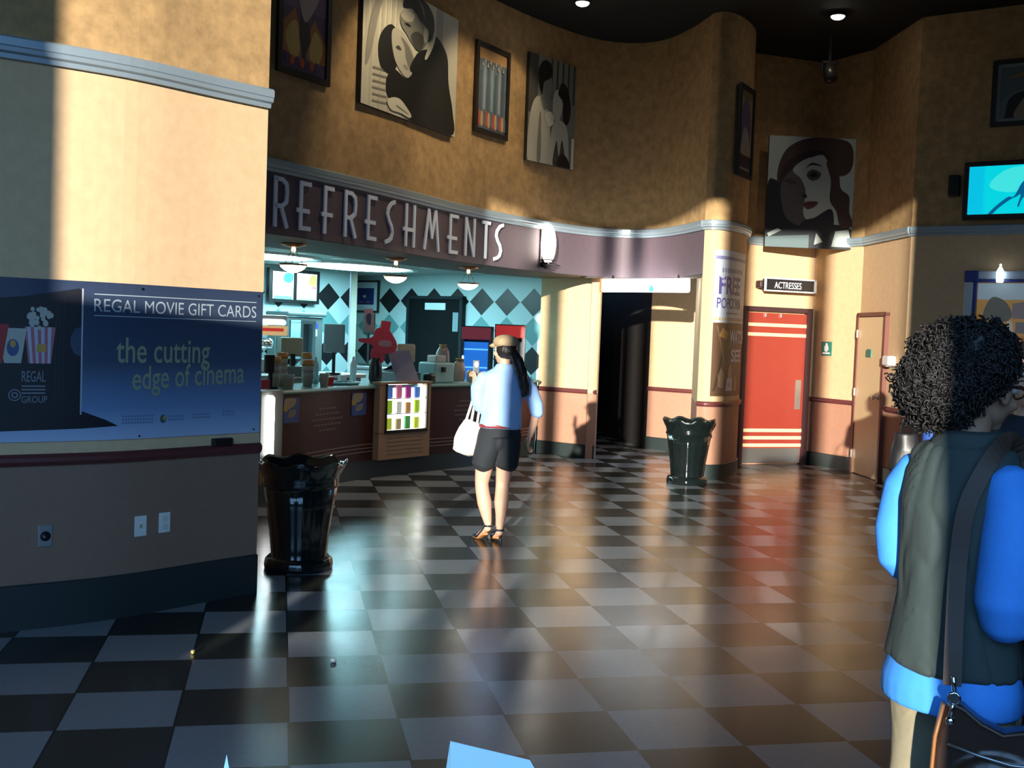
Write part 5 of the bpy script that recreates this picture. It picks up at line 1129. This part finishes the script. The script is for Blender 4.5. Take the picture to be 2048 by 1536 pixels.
meshobj(remesh(b, .007, 3), 'body', M_skin2, t); eyes(t, HX)
M_bshirt = mat('bright blue shirt', (.06, .33, .95), .75, var=.04, vscale=60)
b = MB(); b.rings([(0, 0, .725, .186, .158), (0, 0, .78, .188, .158), (0, 0, .87, .165, .13), (0, 0, 1.0, .13, .105), (0, 0, 1.2, .145, .105), (0, 0, 1.33, .15, .09), (0, 0, 1.39, .08, .07)], 28)
b.loft([(.13, 0, 1.33), (.165, -.015, 1.27), (.175, -.03, 1.15), (.172, -.04, 1.03), (.168, -.03, .965)], [.060, .072, .076, .074, .056], 18, up=(0, 1, 0)); b.loft([(.172, -.035, 1.0), (.15, .10, .99), (.12, .20, 1.015)], [.070, .056, .042], 16)
b.loft([(-.13, 0, 1.33), (-.165, -.005, 1.27), (-.185, -.01, 1.15), (-.18, -.01, 1.06)], [.060, .068, .068, .058], 18, up=(0, 1, 0)); b.loft([(-.18, -.01, 1.07), (-.14, .12, 1.03), (-.10, .22, 1.03)], [.058, .050, .040], 16)
meshobj(remesh(b, .009, 3, wrinkle(.004, 7, 9)), 'shirt', M_bshirt, t)
M_vest = mat('dark grey green vest', (.036, .054, .052), .85, var=.06, vscale=80)
b = MB(); b.rings([(0, 0, .825, .180, .150), (0, 0, .88, .170, .140), (0, 0, 1.0, .148, .126), (0, 0, 1.12, .152, .126), (0, 0, 1.25, .165, .124), (0, 0, 1.33, .160, .10), (0, 0, 1.375, .12, .088), (0, 0, 1.40, .09, .08)], 30)
b.loft([(-.11, -.0, 1.36), (0, -.01, 1.385), (.11, 0, 1.36)], [(.06, .04)] * 3, 14)
meshobj(remesh(b, .008, 3, lambda co: .008 + .012 * noise.noise(Vector((co.x * 8 + 9, co.y * 8, co.z * 3.0))) - .007 * math.exp(-(noise.noise(Vector((co.x * 10, co.y * 10 + 4, co.z * 3.6))) / .10) ** 2)), 'vest', M_vest, t)
b = MB(); b.rings([(0, .0, 1.375, .098, .092), (0, .012, 1.43, .086, .082), (0, .014, 1.445, .078, .074), (0, .012, 1.43, .072, .068), (0, 0, 1.38, .082, .076)], 26); b.build('collar', M_vest, t)
b = MB(); b.rings([(0, 0, .80, .155, .12), (0, 0, .90, .135, .10)], 24)
for sx in (-1, 1): b.loft([(sx * .07, 0, .86), (sx * .09, .0, .74), (sx * .10, .01, .60), (sx * .105, .015, .45), (sx * .105, 0, .28), (sx * .105, -.015, .08)], [(.095, .095), (.088, .09), (.080, .082), (.072, .078), (.070, .074), (.074, .078)], 20, up=(0, 1, 0))
meshobj(remesh(b, .009, 3, wrinkle(.012, 9, 6)), 'trousers', mat('khaki trousers', (.25, .22, .145), .85, var=.06, vscale=70), t)
for sx in (-1, 1):
    b = MB(); b.loft([(sx * .10, -.06, .035), (sx * .10, .04, .04), (sx * .105, .13, .03), (sx * .105, .18, .025)], [(.042, .034), (.045, .038), (.044, .028), (.03, .018)], 14, up=(0, 0, 1)); b.build('shoe', M_black, t)
# hair: mass plus many small curls
b = MB(); b.ell((-.035, .025, 1.625), (.120, .120, .10), 28, 18); b.ell((-.055, -.045, 1.555), (.108, .085, .10), 26, 16); b.ell((-.035, .05, 1.655), (.10, .09, .065), 22, 14); b.ell((-.085, .015, 1.60), (.085, .10, .10), 22, 14)
me = remesh(b, .010, 2, lambda co: .018 * noise.noise(co * 22) + .012 * noise.noise(co * 60)); hr = meshobj(me, 'curly_hair', M_curl, t)
cb = MB(); rnd = random.Random(3)
nv = len(me.vertices)
for i in range(2600):
    v = me.vertices[rnd.randrange(nv)]; p = v.co.copy(); nrm = v.normal.copy()
    if nrm.length < .1: continue
    tx = nrm.orthogonal().normalized(); ty = nrm.cross(tx); ph = rnd.uniform(0, 6.28); rr = rnd.uniform(.006, .011); L_ = rnd.uniform(.012, .034); tl = Vector((rnd.uniform(-.5, .5), rnd.uniform(-.5, .5), rnd.uniform(-.9, .2))) * .4
    pts = []
    for k in range(7):
        a = ph + k * 1.15; pts.append(p + (nrm + tl) * (L_ * k / 6 - .004) + tx * rr * math.cos(a) + ty * rr * math.sin(a))
    cb.loft(pts, [.0022] * 7, 4, up=nrm, caps=False)
cb.build('curl_strands', M_curl, hr, fix=False)
# glasses
Xg = HX; b = MB()
for sx in (-1, 1):
    ring = [Xg @ Vector((sx * .032 + .024 * math.cos(a), .098, .010 + .018 * math.sin(a))) for a in [2 * PI * k / 14 for k in range(15)]]; b.loft(ring, [.0028] * 15, 6, caps=False)
    b.loft([Xg @ Vector((sx * .057, .096, .014)), Xg @ Vector((sx * .079, .05, .014)), Xg @ Vector((sx * .082, -.01, .008))], [.003] * 3, 6)
b.loft([Xg @ Vector((-.009, .10, .014)), Xg @ Vector((.009, .10, .014))], [.003] * 2, 6); b.build('glasses', mat('brown glasses', (.05, .02, .015), .3), t)
# cross-body bag
M_lea = mat('dark brown leather', (.040, .020, .014), .28, var=.15, vscale=12, coat=.25); M_lea2 = mat('tan leather edge', (.30, .13, .05), .4)
M_str = mat('brown strap', (.055, .032, .022), .6)
bagN = N0 + Matrix.Rotation(NZ, 3, 'Z') @ LL(.120, .235, .470)
t2 = thing('leather_shoulder_bag', 'dark brown leather shoulder bag at the hip of the curly-haired person', 'bag', bagN, -va)
b = MB(); outl = [(-.14, 0), (-.15, .08), (-.145, .22), (-.13, .315), (-.115, .335), (-.09, .325), (-.05, .295), (0, .275), (.05, .29), (.10, .33), (.13, .36), (.15, .33), (.16, .20), (.16, .08), (.15, 0)]
b.prism([(x, z) for x, z in outl], -.03, .03); b.ell((0, -.02, .12), (.13, .045, .11), 20, 12); meshobj(remesh(b, .006, 4), 'bag_body', M_lea, t2)
b = MB(); b.loft([(x, -.034, z) for x, z in [(-.118, .33), (-.09, .322), (-.05, .292), (0, .272), (.05, .287), (.10, .327), (.13, .352)]], [.004] * 7, 8); b.build('top_piping', mat('piping', (.09, .06, .04), .4), t2)
b = MB(); b.loft([(-.152, -.005, .01), (-.155, -.008, .12), (-.150, -.008, .24), (-.135, -.005, .32)], [(.006, .02)] * 4, 10, up=(0, 1, 0)); b.build('side_edge', M_lea2, t2)
b = MB(); b.loft([(-.12, -.042, .235), (-.05, -.060, .225), (.02, -.062, .215), (.08, -.05, .215), (.13, -.04, .235)], [.0035] * 5, 8); b.build('zip', M_steel, t2)
b = MB(); q = [(-.125, .0), (-.125, .17), (-.11, .178), (.03, .172), (.05, .165), (.055, .0)]; b.prism(q, -.078, -.066); meshobj(remesh(b, .004, 3), 'front_pocket', M_lea, t2)
b = MB(); b.box((-.035, -.082, .07), (.045, .012, .035), bev=.01); b.build('clasp', M_chrome, t2)
for x, z in ((-.118, .29), (.135, .305)):
    b = MB(); b.ell((x, -.036, z), (.012, .010, .012), 14, 10); b.lathe([(.012, 0), (.016, 0), (.016, .006), (.012, .006)], n=18, X=Matrix.Translation((x + .006, -.03, z + .055)) @ Matrix.Rotation(PI / 2, 4, 'X')); b.loft([(x, -.034, z + .01), (x + .004, -.036, z + .04)], [.007, .005], 8, up=(0, 1, 0)); b.loft([(x + .006, -.03, z + .07), (x + .002, -.03, z + .105)], [.006, .006], 8, up=(0, 1, 0))
    b.build('strap_ring', M_chrome, t2)
inv = (Matrix.Translation(bagN) @ Matrix.Rotation(-va, 4, 'Z')).inverted() @ (Matrix.Translation(N0) @ Matrix.Rotation(NZ, 4, 'Z'))
def bandloft(pts, w, th, up):
    mbb = MB(); mbb.loft([inv @ Vector(p) for p in pts], [(w, th)] * len(pts), 10, up=up); return mbb
sp = catmull([LL(.002, .250, .84), LL(.0, .195, .95), LL(.0, .160, 1.12), LL(.012, .150, 1.26), LL(.05, .128, 1.36), LL(.085, .075, 1.415), LL(.112, .0, 1.425), LL(.145, -.05, 1.37), LL(.175, -.03, 1.18), LL(.20, .05, 1.0), LL(.23, .15, .93), LL(.25, .225, .855)], 4)
b = bandloft(sp, .0055, .020, (0, -1, 0.0)); b = MB()
nrmv = Vector((0, -1, 0))
P_ = [inv @ p for p in sp]
vs = []; fs = []
for i, p in enumerate(P_):
    tg = (P_[min(i + 1, len(P_) - 1)] - P_[max(i - 1, 0)]).normalized(); sdv = tg.cross(nrmv)
    if sdv.length < .3: sdv = Vector((1, 0, 0)) if not vs else sdl
    sdv.normalize()
    if vs and sdv.dot(sdl) < 0: sdv = -sdv
    sdl = sdv; o_ = sdv.cross(tg).normalized()
    for a_, c_ in ((-1, -1), (1, -1), (1, 1), (-1, 1)): vs.append(p + sdv * .021 * a_ + o_ * .0025 * c_)
for i in range(len(P_) - 1):
    for k in range(4): fs.append((i * 4 + k, i * 4 + (k + 1) % 4, i * 4 + 4 + (k + 1) % 4, i * 4 + 4 + k))
b.add(vs, fs, 0, False); b.build('shoulder_strap', M_str, t2)

# ---- two people further right ----
def figure(name, label, loc, rz, H, top, bottom, skin, hairm, topname, arms, yaw=0, extra=None):
    t = thing('person', label, 'person', loc, rz); k = H / 1.70
    def V(x, y, z): return (x * k, y * k, z * k)
    b = MB(); HX = head(b, V(0, .03, 1.575), yaw=yaw, s=k)
    b.loft([V(0, 0, 1.38), V(0, .01, 1.43), V(0, .02, 1.50)], [.066 * k, .056 * k, .056 * k], 14)
    b.rings([(0, 0, .82 * k, .15, .11), (0, 0, .95 * k, .155, .11), (0, 0, 1.08 * k, .135, .1), (0, 0, 1.25 * k, .165, .105), (0, 0, 1.38 * k, .15, .08), (0, 0, 1.42 * k, .07, .06)], 22)
    for sx in (-1, 1):
        b.loft([V(sx * .085, 0, .88), V(sx * .095, .01, .68), V(sx * .10, .02, .50), V(sx * .10, .0, .30), V(sx * .10, -.02, .09)], [(.088, .095), (.078, .085), (.056, .06), (.052, .055), (.034, .038)], 16, up=(0, 1, 0))
        b.loft([V(sx * .10, -.045, .05), V(sx * .10, .05, .045), V(sx * .105, .14, .03)], [(.034, .042), (.04, .036), (.034, .02)], 12, up=(0, 0, 1))
    for sx, (el, wr, hd) in zip((-1, 1), arms):
        b.loft([V(sx * .17, 0, 1.36), V(*el)], [.05, .04], 14, up=(0, 1, 0)); b.loft([V(*el), V(*wr)], [.038, .026], 14, up=(0, 1, 0.01)); hand(b, V(*wr), hd, (-sx, 0, .1), 1, .8, -sx)
    meshobj(remesh(b, .009, 3), 'body', skin, t); eyes(t, HX)
    b = MB(); b.rings([(0, 0, .82 * k, .185, .145), (0, 0, .95 * k, .185, .14), (0, 0, 1.1 * k, .165, .125), (0, 0, 1.28 * k, .19, .125), (0, 0, 1.38 * k, .17, .095), (0, 0, 1.44 * k, .075, .07)], 26)
    for sx, (el, wr, hd) in zip((-1, 1), arms):
        e = Vector(V(*el)); w_ = Vector(V(*wr)); b.loft([V(sx * .15, 0, 1.36), (Vector(V(sx * .19, 0, 1.30))), e], [.065, .068, .056], 16, up=(0, 1, 0)); b.loft([e, e.lerp(w_, .85)], [.056, .042], 14, up=(0, 1, 0.01))
    meshobj(remesh(b, .011, 3, wrinkle(.010, 9, 4)), topname, top, t)
    b = MB(); b.rings([(0, 0, .84 * k, .165, .125), (0, 0, .90 * k, .162, .122), (0, 0, 1.0 * k, .145, .11)], 22)
    for sx in (-1, 1): b.loft([V(sx * .08, 0, .88), V(sx * .095, .01, .65), V(sx * .10, .01, .40), V(sx * .10, -.01, .08)], [(.1, .11), (.085, .09), (.07, .075), (.065, .07)], 18, up=(0, 1, 0))
    meshobj(remesh(b, .011, 3), 'trousers', bottom, t)
    for sx in (-1, 1):
        b = MB(); b.loft([V(sx * .10, -.06, .035), V(sx * .10, .04, .04), V(sx * .105, .17, .028)], [(.042, .034), (.045, .038), (.034, .02)], 12, up=(0, 0, 1)); b.build('shoe', M_black, t)
    b = MB(); X = Matrix.Translation(V(0, .03, 1.575)) @ Matrix.Rotation(yaw, 4, 'Z') @ Matrix.Scale(k, 4); b.ell((0, -.03, .045), (.092, .10, .10), 22, 14, X=X); b.ell((0, -.055, -.02), (.082, .062, .09), 20, 12, X=X)
    meshobj(remesh(b, .009, 3, lambda co: .008 * noise.noise(co * 40)), 'hair', hairm, t)
    return t
M_jeans = mat('dark jeans', (.02, .03, .05), .85)
figure('a', 'person in navy jacket holding a pale paper, at the right edge behind the curly-haired person', (2.64, -3.30, 0), math.radians(140), 1.68, mat('navy jacket', (.010, .014, .028), .8), M_jeans, M_skin, M_hair, 'jacket',
       [((-.22, .0, 1.12), (-.10, .20, 1.12), (.3, 1, .2)), ((.22, .02, 1.10), (.12, .26, 1.14), (-.3, 1, .2))])
pp = Vector((2.64, -3.30, 0)) + Matrix.Rotation(math.radians(140), 3, 'Z') @ Vector((.10, .345, 1.10))
b = MB(); b.add([(-.10, 0, 0), (.10, 0, 0), (.10, .03, .20), (-.10, .03, .20), (-.10, .004, 0), (.10, .004, 0), (.10, .034, .20), (-.10, .034, .20)], [(0, 1, 2, 3), (7, 6, 5, 4), (0, 4, 5, 1), (1, 5, 6, 2), (2, 6, 7, 3), (3, 7, 4, 0)])
tag(b.build('paper_leaflet', M_paper, loc=pp, rz=math.radians(140)), 'pale leaflet held by the person in the navy jacket', 'paper')
figure('b', 'distant person in a blue shirt mostly hidden behind the curly hair, facing the cream door', (5.46, 1.50, 0), math.radians(-35), 1.66, mat('royal blue shirt', (.03, .10, .42), .8), M_black, M_skin2, M_hair, 'shirt',
       [((-.23, -.04, 1.10), (-.16, .12, 1.02), (.4, 1, 0)), ((.22, .02, 1.12), (.12, .20, 1.25), (0, .7, .8))])
bk = thing('black_tote_bag', 'black tote bag hanging on the elbow of the distant person in the blue shirt', 'bag', (5.16, 1.60, .56), math.radians(-30))
b = MB(); b.rings([(0, 0, 0, .09, .05), (0, 0, .05, .13, .07), (0, 0, .22, .12, .06), (0, 0, .36, .09, .03)], 20); meshobj(remesh(b, .01, 3, wrinkle(.01, 10)), 'bag_body', M_black, bk)
b = MB(); b.loft([(-.06, 0, .34), (-.03, .0, .47), (.03, 0, .53), (.06, 0, .47), (.06, 0, .34)], [.006] * 5, 8, up=(0, 1, 0)); b.build('handle', M_black, bk)

# ------------------------------------------------------------------ near table with a folded card (only the card tip reaches into view)
tb = thing('high_table', 'small round high table just below the picture carrying the folded white card', 'table', (.02, -5.82, 0))
b = MB(); b.lathe([(0, .98), (.26, .98), (.265, .99), (.26, 1.01), (0, 1.01)], n=36); b.build('table_top', M_black, tb)
b = MB(); b.loft([(0, 0, .02), (0, 0, .98)], [.03, .03], 14, up=(0, 1, 0)); b.build('pedestal', M_steel, tb)
b = MB(); b.lathe([(0, 0), (.24, 0), (.23, .015), (.03, .03), (0, .03)], n=32); b.build('foot', M_steel, tb)

M_card = mat('glossy card', (.10, .26, .46), .3)
def tent_card(label, top, foot, back):
    o = (sum(p[0] for p in foot) / 2, sum(p[1] for p in foot) / 2, 1.011); c = thing('folded_card', label, 'card', o, 0)
    for name, low in (('front_panel', foot), ('back_panel', back)):
        pts = list(top) + list(reversed(low)) if len(top) > 1 else [top[0]] + list(reversed(low)); n = len(pts)
        q = MB(); q.add([(x - o[0], y - o[1], z - o[2]) for x, y, z in pts] + [(x - o[0], y - o[1] + .0012, z - o[2]) for x, y, z in pts], [tuple(range(n)), tuple(range(2 * n - 1, n - 1, -1))] + [(i, (i + 1) % n, (i + 1) % n + n, i + n) for i in range(n)]); q.build(name, M_card, c)
tent_card('pale blue-white folded card rising into the bottom edge of the picture', [(.09, -5.899, 1.276), (.176, -5.857, 1.238), (.182, -5.855, 1.228)], [(.092, -5.93, 1.011), (.20, -5.87, 1.011)], [(.08, -5.80, 1.011), (.19, -5.77, 1.011)])
tent_card('narrow pointed blue card tip at the bottom edge, left of the larger card', [(-.110, -5.886, 1.267)], [(-.155, -5.90, 1.011), (-.060, -5.90, 1.011)], [(-.15, -5.80, 1.011), (-.06, -5.80, 1.011)])
